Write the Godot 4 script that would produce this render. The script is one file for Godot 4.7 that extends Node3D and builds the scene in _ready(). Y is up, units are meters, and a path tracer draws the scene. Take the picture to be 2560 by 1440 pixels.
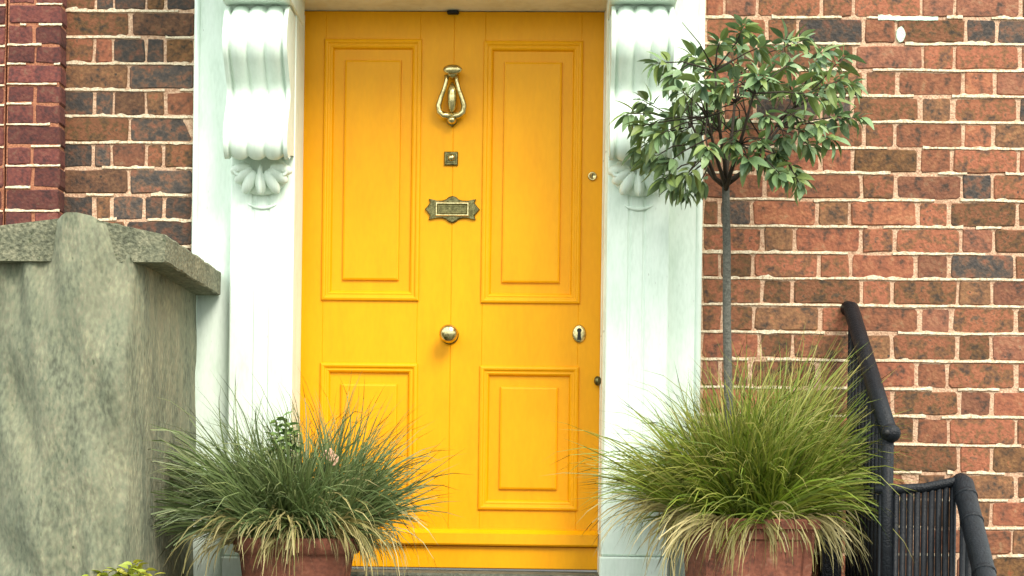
extends Node3D
# A yellow panelled front door in a white consoled surround, brick walls, a rendered
# flank wall, iron railing and potted plants. Metres, y up, door sill at y = 0,
# brick face at z = 0, street towards +z.

const F := 4500.0            # focal length in photograph pixels
const PPX := 1243.0          # where the lens axis meets the photograph
const PPY := 1263.0
var EYE := Vector3(0.0, 0.236, 6.3)
var cam_basis: Basis
var rng := RandomNumberGenerator.new()
var M := {}
var used := {}

# ------------------------------------------------------------------ pixel -> point on the plane z
func at(px: float, py: float, z: float) -> Vector3:
	var d: Vector3 = cam_basis * Vector3((px - PPX) / F, -(py - PPY) / F, -1.0)
	return EYE + d * ((z - EYE.z) / d.z)
func X(px: float, py: float, z: float) -> float: return at(px, py, z).x
func Y(px: float, py: float, z: float) -> float: return at(px, py, z).y

# ------------------------------------------------------------------ nodes
func numbered(n: String) -> String:
	if not used.has(n):
		used[n] = 0
		return n
	used[n] += 1
	return "%s_%03d" % [n, used[n]]
func thing(called: String, label: String, category: String, where := Vector3.ZERO, group := "") -> Node3D:
	var o := Node3D.new()
	o.name = numbered(called)
	add_child(o)
	o.position = where
	o.set_meta("kind", "thing")
	o.set_meta("label", label)
	o.set_meta("category", category)
	if group != "": o.set_meta("group", group)
	return o
func sub(called: String, parent: Node3D, where := Vector3.ZERO) -> Node3D:
	var o := Node3D.new()
	o.name = called
	parent.add_child(o, true)
	o.position = where
	return o
func put(mesh: Mesh, mat: Material, called: String, parent: Node3D, where := Vector3.ZERO) -> MeshInstance3D:
	var o := MeshInstance3D.new()
	o.name = called
	o.mesh = mesh
	if mat: o.material_override = mat
	parent.add_child(o, true)
	o.position = where
	return o
func done(st: SurfaceTool, mat: Material, called: String, parent: Node3D) -> MeshInstance3D:
	st.generate_normals()
	return put(st.commit(), mat, called, parent)
func struct(st: SurfaceTool, mat: Material, called: String) -> MeshInstance3D:
	var o := done(st, mat, called, self)
	o.set_meta("kind", "structure")
	return o
func flat() -> SurfaceTool:
	var st := SurfaceTool.new()
	st.begin(Mesh.PRIMITIVE_TRIANGLES)
	st.set_smooth_group(-1)
	return st
func smooth() -> SurfaceTool:
	var st := SurfaceTool.new()
	st.begin(Mesh.PRIMITIVE_TRIANGLES)
	st.set_smooth_group(0)
	return st

# ------------------------------------------------------------------ shapes
func tri(st: SurfaceTool, a: Vector3, b: Vector3, c: Vector3, out: Vector3):
	# front faces run clockwise; out points away from the body
	if (b - a).cross(c - a).dot(out) > 0.0:
		var t := b
		b = c
		c = t
	st.add_vertex(a)
	st.add_vertex(b)
	st.add_vertex(c)
func quad(st: SurfaceTool, a: Vector3, b: Vector3, c: Vector3, d: Vector3, out: Vector3):
	tri(st, a, b, c, out)
	tri(st, a, c, d, out)
func cbox(st: SurfaceTool, lo: Vector3, hi: Vector3, bev := 0.002):
	var c := (lo + hi) * 0.5
	var h := (hi - lo) * 0.5
	var b: float = min(bev, min(h.x, min(h.y, h.z)) * 0.9)
	for ax in 3:
		var u := (ax + 1) % 3
		var v := (ax + 2) % 3
		for s in [-1.0, 1.0]:
			var q := []
			for k in [[-1, -1], [1, -1], [1, 1], [-1, 1]]:
				var p := Vector3()
				p[ax] = s * h[ax]
				p[u] = k[0] * (h[u] - b)
				p[v] = k[1] * (h[v] - b)
				q.append(c + p)
			var o := Vector3()
			o[ax] = s
			quad(st, q[0], q[1], q[2], q[3], o)
		# the four edges that run along ax
		for s in [-1.0, 1.0]:
			for t in [-1.0, 1.0]:
				var e := []
				for k in [[-1, 0], [1, 0], [1, 1], [-1, 1]]:
					var p := Vector3()
					p[ax] = k[0] * (h[ax] - b)
					p[u] = s * (h[u] - (b if k[1] == 0 else 0.0))
					p[v] = t * (h[v] - (0.0 if k[1] == 0 else b))
					e.append(c + p)
				var o := Vector3()
				o[u] = s
				o[v] = t
				quad(st, e[0], e[1], e[2], e[3], o)
	for sx in [-1.0, 1.0]:
		for sy in [-1.0, 1.0]:
			for sz in [-1.0, 1.0]:
				var s := Vector3(sx, sy, sz)
				tri(st, c + s * Vector3(h.x, h.y - b, h.z - b), c + s * Vector3(h.x - b, h.y, h.z - b), c + s * Vector3(h.x - b, h.y - b, h.z), s)
func box_part(called: String, parent: Node3D, lo: Vector3, hi: Vector3, mat: Material, bev := 0.002) -> MeshInstance3D:
	var st := flat()
	cbox(st, lo, hi, bev)
	return done(st, mat, called, parent)
# nested rectangles in the plane facing +z: steps are [inset, z]; the last one is filled
func nested(st: SurfaceTool, x0: float, y0: float, x1: float, y1: float, steps: Array, fill := true):
	var prev := []
	for s in steps:
		var o: float = s[0]
		var z: float = s[1]
		var r := [Vector3(x0 + o, y0 + o, z), Vector3(x1 - o, y0 + o, z), Vector3(x1 - o, y1 - o, z), Vector3(x0 + o, y1 - o, z)]
		if prev:
			var dz: float = z - prev[0].z
			var w: float = r[0].x - prev[0].x
			var outs := [Vector3(0, dz, w), Vector3(-dz, 0, w), Vector3(0, -dz, w), Vector3(dz, 0, w)]
			# outward of each strip: the profile's normal turned to that side
			outs = [Vector3(0, -dz, w), Vector3(dz, 0, w), Vector3(0, dz, w), Vector3(-dz, 0, w)]
			for k in 4:
				quad(st, prev[k], prev[(k + 1) % 4], r[(k + 1) % 4], r[k], outs[k] + Vector3(0, 0, 0.0001))
		prev = r
	if fill: quad(st, prev[0], prev[1], prev[2], prev[3], Vector3(0, 0, 1))
# tube along points with a radius at each
func tube(st: SurfaceTool, pts: Array, rad: Array, n := 10, caps := true):
	var rings := []
	var up := Vector3(0.13, 0.99, 0.07).normalized()
	for i in pts.size():
		var t: Vector3 = (pts[min(i + 1, pts.size() - 1)] - pts[max(i - 1, 0)]).normalized()
		if abs(t.dot(up)) > 0.97: up = Vector3(0.9, 0.1, 0.4).normalized()
		var s := t.cross(up).normalized()
		var u := s.cross(t).normalized()
		up = u
		var ring := []
		for k in n:
			var a := TAU * k / n
			ring.append(pts[i] + (s * cos(a) + u * sin(a)) * rad[i])
		rings.append(ring)
	for i in pts.size() - 1:
		var mid: Vector3 = (pts[i] + pts[i + 1]) * 0.5
		for k in n:
			var a: Vector3 = rings[i][k]
			var b: Vector3 = rings[i][(k + 1) % n]
			var c: Vector3 = rings[i + 1][(k + 1) % n]
			var d: Vector3 = rings[i + 1][k]
			quad(st, a, b, c, d, (a + b + c + d) * 0.25 - mid)
	if caps:
		for e in [0, pts.size() - 1]:
			var o: Vector3 = pts[0] - pts[1] if e == 0 else pts[-1] - pts[-2]
			for k in n: tri(st, pts[e], rings[e][k], rings[e][(k + 1) % n], o)
# lathe about the z axis through c: prof is [radius, z] from the wall outwards
func lathe_z(st: SurfaceTool, c: Vector3, prof: Array, n := 24, sx := 1.0, sy := 1.0):
	for i in prof.size() - 1:
		for k in n:
			var a := TAU * k / n
			var b := TAU * (k + 1) / n
			var da := Vector3(cos(a) * sx, sin(a) * sy, 0)
			var db := Vector3(cos(b) * sx, sin(b) * sy, 0)
			var p0: Vector3 = c + da * prof[i][0] + Vector3(0, 0, prof[i][1])
			var p1: Vector3 = c + db * prof[i][0] + Vector3(0, 0, prof[i][1])
			var q0: Vector3 = c + da * prof[i + 1][0] + Vector3(0, 0, prof[i + 1][1])
			var q1: Vector3 = c + db * prof[i + 1][0] + Vector3(0, 0, prof[i + 1][1])
			var nr: float = prof[i + 1][1] - prof[i][1]
			var nz: float = prof[i][0] - prof[i + 1][0]
			var o := (da + db) * 0.5 * nr + Vector3(0, 0, nz)
			if prof[i][0] < 1e-5: tri(st, c + Vector3(0, 0, prof[i][1]), q0, q1, o)
			elif prof[i + 1][0] < 1e-5: tri(st, p0, p1, c + Vector3(0, 0, prof[i + 1][1]), o)
			else: quad(st, p0, p1, q1, q0, o)
# outline in x, y pushed out from z0 to z1, with a chamfer at the front
func extrude(st: SurfaceTool, poly: PackedVector2Array, z0: float, z1: float, bev := 0.0):
	var n := poly.size()
	var inner := poly
	if bev > 0.0:
		var off := Geometry2D.offset_polygon(poly, -bev)
		var cen := Vector2.ZERO
		for p in poly: cen += p / n
		inner = PackedVector2Array()
		for p in poly: inner.append(p + (cen - p).normalized() * bev * 1.3)
	var cw := Geometry2D.is_polygon_clockwise(poly)
	for i in n:
		var a := poly[i]
		var b := poly[(i + 1) % n]
		var e := b - a
		var o := Vector3(-e.y, e.x, 0) if cw else Vector3(e.y, -e.x, 0)
		var zb := z1 - bev
		quad(st, Vector3(a.x, a.y, z0), Vector3(b.x, b.y, z0), Vector3(b.x, b.y, zb), Vector3(a.x, a.y, zb), o)
		if bev > 0.0:
			var ia := inner[i]
			var ib := inner[(i + 1) % n]
			quad(st, Vector3(a.x, a.y, zb), Vector3(b.x, b.y, zb), Vector3(ib.x, ib.y, z1), Vector3(ia.x, ia.y, z1), o + Vector3(0, 0, o.length()))
	var t := Geometry2D.triangulate_polygon(inner)
	for i in range(0, t.size(), 3):
		tri(st, Vector3(inner[t[i]].x, inner[t[i]].y, z1), Vector3(inner[t[i + 1]].x, inner[t[i + 1]].y, z1), Vector3(inner[t[i + 2]].x, inner[t[i + 2]].y, z1), Vector3(0, 0, 1))
func blob(st: SurfaceTool, c: Vector3, ax: Vector3, ay: Vector3, az: Vector3, n := 12, m := 8):
	for i in m:
		for k in n:
			var q := []
			for e in [[i, k], [i, k + 1], [i + 1, k + 1], [i + 1, k]]:
				var th: float = PI * e[0] / m
				var ph: float = TAU * (e[1] % n) / n
				q.append(c + ax * sin(th) * cos(ph) + ay * cos(th) + az * sin(th) * sin(ph))
			var o: Vector3 = (q[0] + q[1] + q[2] + q[3]) * 0.25 - c
			if i == 0: tri(st, c + ay, q[2], q[3], o)
			elif i == m - 1: tri(st, q[0], q[1], c - ay, o)
			else: quad(st, q[0], q[1], q[2], q[3], o)

# ------------------------------------------------------------------ textures
func noise_img(size: int, seed_: int, freq: float, oct := 3, kind := FastNoiseLite.TYPE_SIMPLEX_SMOOTH) -> PackedByteArray:
	var n := FastNoiseLite.new()
	n.seed = seed_
	n.noise_type = kind
	n.frequency = freq
	n.fractal_octaves = oct
	if kind == FastNoiseLite.TYPE_CELLULAR: n.fractal_type = FastNoiseLite.FRACTAL_NONE
	var im := n.get_seamless_image(size, size, false, false, 0.12, true)
	im.convert(Image.FORMAT_L8)
	return im.get_data()
# stops: [position, Color] along the coarse noise; fine noise shifts the position; specks: [threshold, Color]
func mottle(size: int, seed_: int, fc: float, ff: float, mix_: float, stops: Array, speck = null, fspeck := 0.12, grain := 0.08) -> ImageTexture:
	var a := noise_img(size, seed_, fc, 3)
	var b := noise_img(size, seed_ + 7, ff, 3)
	var c := noise_img(size, seed_ + 13, fspeck, 2)
	var out := PackedByteArray()
	out.resize(size * size * 3)
	var lut := []
	for i in 256:
		var t := i / 255.0
		var col: Color = stops[0][1]
		for k in stops.size() - 1:
			if t >= stops[k][0]:
				col = stops[k][1].lerp(stops[k + 1][1], clamp((t - stops[k][0]) / (stops[k + 1][0] - stops[k][0]), 0.0, 1.0))
		lut.append(col)
	for i in size * size:
		var v: float = a[i] * (1.0 - mix_) + b[i] * mix_
		v = clamp((v - 127.5) * 1.5 + 127.5, 0.0, 255.0)
		var col: Color = lut[int(v)]
		var g: float = 1.0 - grain + 2.0 * grain * b[i] / 255.0
		var r0 := col.r * g
		var g0 := col.g * g
		var b0 := col.b * g
		if speck != null:
			var w: float = clamp((c[i] / 255.0 - speck[0]) * 12.0, 0.0, 1.0)
			r0 = lerpf(r0, speck[1].r, w)
			g0 = lerpf(g0, speck[1].g, w)
			b0 = lerpf(b0, speck[1].b, w)
		out[i * 3] = int(clamp(r0, 0, 1) * 255)
		out[i * 3 + 1] = int(clamp(g0, 0, 1) * 255)
		out[i * 3 + 2] = int(clamp(b0, 0, 1) * 255)
	var im := Image.create_from_data(size, size, false, Image.FORMAT_RGB8, out)
	im.generate_mipmaps()
	return ImageTexture.create_from_image(im)
func height_tex(size: int, seed_: int, freq: float, oct := 4) -> ImageTexture:
	var im := Image.create_from_data(size, size, false, Image.FORMAT_L8, noise_img(size, seed_, freq, oct))
	im.generate_mipmaps()
	return ImageTexture.create_from_image(im)
func rgb(r: float, g: float, b: float) -> Color: return Color(r / 255.0, g / 255.0, b / 255.0)
func stuffmat(tex, tint: Color, rough: float, scale_ := 2.0, relief = null, relief_cm := 0.1, offset := Vector3.ZERO) -> StandardMaterial3D:
	var m := StandardMaterial3D.new()
	m.albedo_color = tint
	m.roughness = rough
	m.uv1_triplanar = true
	m.uv1_world_triplanar = true
	m.uv1_scale = Vector3.ONE * scale_
	m.uv1_offset = offset
	if tex: m.albedo_texture = tex
	if relief:
		m.heightmap_enabled = true
		m.heightmap_texture = relief
		m.heightmap_scale = relief_cm
	return m
func leafmat(rough: float, back: float) -> StandardMaterial3D:
	var m := StandardMaterial3D.new()
	m.vertex_color_use_as_albedo = true
	m.roughness = rough
	m.cull_mode = BaseMaterial3D.CULL_DISABLED
	m.backlight_enabled = true
	m.backlight = Color(back, back, back)
	return m

func make_materials():
	var grit := height_tex(512, 3, 0.06, 4)
	var lumps := height_tex(512, 5, 0.016, 5)
	M.grit = grit
	# bricks: four kinds of clay, several tints each
	var t_red := mottle(512, 11, 0.012, 0.04, 0.35, [[0.03, rgb(84, 62, 50)], [0.25, rgb(126, 79, 59)], [0.5, rgb(146, 87, 63)], [0.8, rgb(156, 99, 71)], [1.0, rgb(150, 109, 82)]], [0.88, rgb(84, 62, 52)], 0.03)
	var t_brown := mottle(512, 29, 0.013, 0.045, 0.38, [[0.05, rgb(62, 54, 46)], [0.3, rgb(102, 73, 53)], [0.55, rgb(120, 84, 58)], [0.75, rgb(132, 96, 65)], [1.0, rgb(146, 88, 62)]], [0.86, rgb(66, 58, 50)], 0.03)
	var t_dark := mottle(512, 43, 0.014, 0.045, 0.35, [[0.1, rgb(56, 52, 50)], [0.4, rgb(74, 64, 57)], [0.6, rgb(98, 73, 57)], [1.0, rgb(130, 80, 59)]], [0.86, rgb(46, 46, 46)], 0.03)
	var t_plum := mottle(512, 59, 0.015, 0.05, 0.4, [[0.1, rgb(76, 46, 44)], [0.4, rgb(98, 52, 48)], [0.65, rgb(112, 60, 52)], [1.0, rgb(110, 78, 64)]], [0.88, rgb(62, 48, 48)], 0.06)
	var t_mix := mottle(512, 61, 0.012, 0.04, 0.35, [[0.03, rgb(74, 60, 50)], [0.22, rgb(106, 74, 54)], [0.4, rgb(122, 86, 56)], [0.55, rgb(140, 86, 61)], [0.75, rgb(152, 95, 67)], [0.9, rgb(112, 80, 58)], [1.0, rgb(92, 72, 58)]], [0.87, rgb(76, 60, 52)], 0.03)
	M.red = []
	M.mixed = []
	M.brown = []
	M.dark = []
	M.plum = []
	for k in 5:
		var o := Vector3(0.37 * k, 0.61 * k, 0.29 * k)
		var v: float = [1.0, 0.9, 1.06, 0.82, 0.95][k]
		M.mixed.append(stuffmat(t_mix, Color(v, v * [1.0, 1.03, 0.98, 1.04, 1.0][k], v), 0.9, 2.3, grit, 0.18, o))
		M.red.append(stuffmat(t_red, Color(v, v * [1.0, 1.04, 1.02, 1.06, 1.06][k], v * [1.0, 1.02, 1.0, 1.08, 1.1][k]), 0.9, 2.3, grit, 0.18, o))
		M.brown.append(stuffmat(t_brown, Color(v, v, v * [1.0, 0.92, 1.0, 1.05, 0.95][k]), 0.92, 2.3, grit, 0.18, o))
		M.dark.append(stuffmat(t_dark, Color(v, v, v), 0.8, 2.3, grit, 0.18, o))
		M.plum.append(stuffmat(t_plum, Color(v, v, v), 0.9, 2.3, grit, 0.15, o))
	var t_mortar := mottle(256, 71, 0.03, 0.09, 0.5, [[0.1, rgb(168, 128, 102)], [0.5, rgb(198, 162, 134)], [1.0, rgb(212, 184, 154)]], [0.85, rgb(146, 108, 86)], 0.08, 0.04)
	M.mortar = stuffmat(t_mortar, Color.WHITE, 0.95, 4.0, grit, 0.2)
	var t_point := mottle(256, 83, 0.03, 0.09, 0.5, [[0.1, rgb(180, 150, 120)], [0.4, rgb(206, 188, 160)], [1.0, rgb(224, 214, 190)]], [0.8, rgb(172, 132, 104)], 0.08)
	M.point = stuffmat(t_point, Color.WHITE, 0.95, 4.0, grit, 0.2)
	M.red_mortar = stuffmat(t_mortar, Color(0.82, 0.66, 0.6), 0.95, 4.0, grit, 0.2)
	# white gloss paint gone a little grey-green with dirt specks
	var t_white := mottle(512, 97, 0.008, 0.05, 0.3, [[0.0, rgb(210, 226, 211)], [0.4, rgb(220, 234, 221)], [1.0, rgb(226, 238, 227)]], [0.9, rgb(176, 184, 172)], 0.07, 0.015)
	M.white = stuffmat(t_white, Color.WHITE, 0.5, 1.6, grit, 0.02)
	M.white.uv1_scale = Vector3(3.2, 0.8, 3.2)
	var t_cream := mottle(256, 99, 0.01, 0.05, 0.3, [[0.1, rgb(222, 216, 188)], [0.5, rgb(232, 228, 204)], [1.0, rgb(236, 232, 210)]], [0.9, rgb(186, 176, 150)], 0.07, 0.015)
	M.cream = stuffmat(t_cream, Color.WHITE, 0.5, 1.6, grit, 0.02)
	M.paint_smear = stuffmat(t_white, Color(0.9, 0.94, 0.9), 0.9, 3.0, grit, 0.3)
	# yellow door paint
	var t_yel := mottle(512, 113, 0.006, 0.04, 0.35, [[0.0, rgb(234, 159, 2)], [0.5, rgb(236, 163, 3)], [1.0, rgb(239, 166, 4)]], null, 0.05, 0.008)
	M.yellow = stuffmat(t_yel, Color.WHITE, 0.42, 1.3, lumps, 0.02)
	M.yellow.uv1_scale = Vector3(3.0, 0.8, 3.0)
	M.yellow.clearcoat_enabled = true
	M.yellow.clearcoat = 0.06
	M.yellow.metallic_specular = 0.3
	M.yellow.clearcoat_roughness = 0.3
	var t_brass := mottle(256, 127, 0.02, 0.08, 0.5, [[0.1, rgb(158, 142, 96)], [0.5, rgb(204, 188, 136)], [1.0, rgb(222, 208, 160)]])
	M.brass = stuffmat(t_brass, Color.WHITE, 0.22, 5.0)
	M.brass.metallic = 1.0
	var t_tarn := mottle(256, 131, 0.03, 0.1, 0.5, [[0.1, rgb(76, 72, 46)], [0.5, rgb(112, 106, 70)], [1.0, rgb(146, 138, 94)]])
	M.tarnish = stuffmat(t_tarn, Color.WHITE, 0.38, 8.0)
	M.tarnish.metallic = 1.0
	M.black = stuffmat(null, Color(0.03, 0.03, 0.03), 0.6)
	# rough cement render and stone
	var t_rend := mottle(1024, 139, 0.006, 0.05, 0.5, [[0.03, rgb(66, 70, 62)], [0.3, rgb(88, 93, 82)], [0.5, rgb(99, 104, 90)], [0.65, rgb(106, 104, 92)], [0.8, rgb(112, 116, 100)], [1.0, rgb(126, 122, 106)]], [0.84, rgb(66, 72, 58)], 0.04, 0.06)
	M.render = stuffmat(t_rend, Color(1.14, 1.13, 1.06), 0.95, 0.8, grit, 0.5)
	M.render.uv1_scale = Vector3(1.3, 0.55, 1.3)
	var t_cop := mottle(512, 149, 0.012, 0.06, 0.5, [[0.03, rgb(66, 68, 56)], [0.35, rgb(86, 88, 74)], [0.6, rgb(100, 100, 84)], [1.0, rgb(122, 119, 102)]], [0.82, rgb(62, 68, 50)], 0.04)
	M.coping = stuffmat(t_cop, Color(1.12, 1.12, 1.08), 0.95, 2.0, grit, 0.4)
	M.stone = stuffmat(t_cop, Color(0.86, 0.88, 0.9), 0.9, 1.5, grit, 0.3)
	M.paving = stuffmat(t_rend, Color(0.8, 0.8, 0.82), 0.9, 0.7, grit, 0.3)
	# black iron, dusty on the rails
	var t_iron := mottle(256, 157, 0.02, 0.08, 0.5, [[0.1, rgb(9, 12, 17)], [0.5, rgb(15, 19, 25)], [1.0, rgb(25, 29, 34)]], [0.86, rgb(48, 46, 44)], 0.07)
	M.iron = stuffmat(t_iron, Color.WHITE, 0.5, 4.0, grit, 0.2)
	M.iron.metallic_specular = 0.35
	var t_terra := mottle(512, 163, 0.01, 0.05, 0.45, [[0.1, rgb(96, 58, 46)], [0.4, rgb(126, 74, 56)], [0.7, rgb(140, 84, 64)], [1.0, rgb(146, 106, 88)]], [0.84, rgb(110, 60, 48)], 0.05)
	M.terra = stuffmat(t_terra, Color.WHITE, 0.85, 2.0, grit, 0.15)
	M.soil = stuffmat(null, Color(0.2, 0.15, 0.11), 1.0, 1.0, lumps, 1.0)
	var t_bark := mottle(256, 167, 0.03, 0.08, 0.5, [[0.1, rgb(66, 66, 60)], [0.5, rgb(88, 88, 80)], [1.0, rgb(106, 104, 94)]])
	M.bark = stuffmat(t_bark, Color.WHITE, 0.9, 5.0, grit, 0.2)
	M.twig = stuffmat(t_bark, Color(0.62, 0.52, 0.44), 0.9, 5.0)
	M.leaf = leafmat(0.45, 0.45)
	M.blade = leafmat(0.5, 0.45)
	M.dirtgap = stuffmat(null, Color(0.16, 0.15, 0.14), 1.0)

# ------------------------------------------------------------------ bricks
var brick_cache := {}
func brick_mesh(w: float, h: float, variant: int) -> Mesh:
	var key := "%d_%d_%d" % [int(round(w * 200)), int(round(h * 200)), variant]
	if brick_cache.has(key): return brick_cache[key]
	var r := RandomNumberGenerator.new()
	r.seed = hash(key)
	var st := flat()
	var hx := w / 2
	var hy := h / 2
	var base := [[-1, -0.8], [-0.94, -1], [-0.3, -1], [0.35, -1], [0.94, -1], [1, -0.8], [1, 0.8], [0.94, 1], [0.3, 1], [-0.35, 1], [-0.94, 1], [-1, 0.8]]
	var mid := []
	var front := []
	var back := []
	var tilt := Vector2(r.randf_range(-1, 1), r.randf_range(-1, 1)) * 0.012
	for p in base:
		var q := Vector2(p[0] * hx + r.randf_range(-0.0028, 0.0022), p[1] * hy + r.randf_range(-0.003, 0.002))
		var f := q - Vector2(sign(q.x) * 0.004 if abs(p[0]) > 0.9 else 0.0, sign(q.y) * 0.004)
		mid.append(Vector3(q.x, q.y, -0.004 + q.dot(tilt)))
		front.append(Vector3(f.x, f.y, q.dot(tilt) + r.randf_range(-0.0006, 0.0006)))
		back.append(Vector3(q.x, q.y, -0.085))
	var n := base.size()
	for i in n:
		var j := (i + 1) % n
		tri(st, Vector3(0, 0, 0.0008), front[i], front[j], Vector3(0, 0, 1))
		var o: Vector3 = mid[i] + mid[j]
		o.z = 0.0
		quad(st, front[i], front[j], mid[j], mid[i], o.normalized() + Vector3(0, 0, 1))
		quad(st, mid[i], mid[j], back[j], back[i], o)
	st.generate_normals()
	var m := st.commit()
	brick_cache[key] = m
	return m
# lays bricks between the cuts of one course
func lay(wall: Node3D, cuts: Array, y0: float, y1: float, z: float, joint: float, kinds: Array, weights: Array, sooty := false):
	for i in cuts.size() - 1:
		var w: float = cuts[i + 1] - cuts[i] - joint
		if w < 0.02: continue
		var roll := rng.randf()
		var k := 0
		while k < weights.size() - 1 and roll > weights[k]:
			roll -= weights[k]
			k += 1
		if sooty and i >= (cuts.size() - 1) / 2 and rng.randf() < 0.75: k = kinds.size() - 1
		var mats: Array = kinds[k]
		var m := brick_mesh(w, y1 - y0 - joint, rng.randi() % 5)
		var b := put(m, mats[rng.randi() % mats.size()], "brick", wall, Vector3((cuts[i] + cuts[i + 1]) * 0.5, (y0 + y1) * 0.5, z + rng.randf_range(-0.0025, 0.0015)))
		b.rotation.z = rng.randf_range(-0.006, 0.006)
# a proud ragged ribbon of pointing along a bed joint
func ribbon(st: SurfaceTool, x0: float, x1: float, y: float, z: float, hw: float, lost := 0.1, smear := 0.5):
	var x := x0
	var seg := 0.011
	var ns := FastNoiseLite.new()
	ns.seed = rng.randi()
	ns.frequency = 9.0
	var gone := 0.0
	var prev := []
	while x < x1 + seg:
		var xx: float = min(x, x1)
		if gone <= 0.0 and rng.randf() < lost * 0.08: gone = rng.randf_range(0.03, 0.16)
		var up: float = hw * (1.0 + 0.5 * ns.get_noise_2d(xx * 0.6, 160.0)) + rng.randf_range(-0.0012, 0.0014) + max(0.0, ns.get_noise_2d(xx, 3.0) - 0.12) * 0.026 * smear
		var dn: float = hw * 0.9 + rng.randf_range(-0.001, 0.0012) + max(0.0, ns.get_noise_2d(xx, 40.0) - 0.3) * 0.02 * smear
		var zz: float = z + 0.0024 + rng.randf_range(-0.0008, 0.0008)
		var yy: float = y + ns.get_noise_2d(xx * 0.25, 80.0) * 0.0035
		var cur := [Vector3(xx, yy + up, z - 0.012), Vector3(xx, yy + up * 0.85, zz - 0.0015), Vector3(xx, yy - dn * 0.7, zz), Vector3(xx, yy - dn, z - 0.012)]
		if prev and gone <= 0.0:
			quad(st, prev[0], cur[0], cur[1], prev[1], Vector3(0, 1, 0.3))
			quad(st, prev[1], cur[1], cur[2], prev[2], Vector3(0, 0, 1))
			quad(st, prev[2], cur[2], cur[3], prev[3], Vector3(0, -1, 0.3))
		prev = cur
		gone -= seg
		x += seg

func flemish(x0: float, x1: float, h0: float, period: float, head: float) -> Array:
	# cuts of a course whose headers start at h0 + k * period
	var c := [x0]
	var k := int(floor((x0 - h0) / period)) - 1
	while h0 + k * period < x1:
		for e in [h0 + k * period, h0 + k * period + head]:
			var v: float = e + rng.randf_range(-0.005, 0.005)
			if v > x0 + 0.035 and v < x1 - 0.035: c.append(v)
		k += 1
	c.append(x1)
	return c

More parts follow.
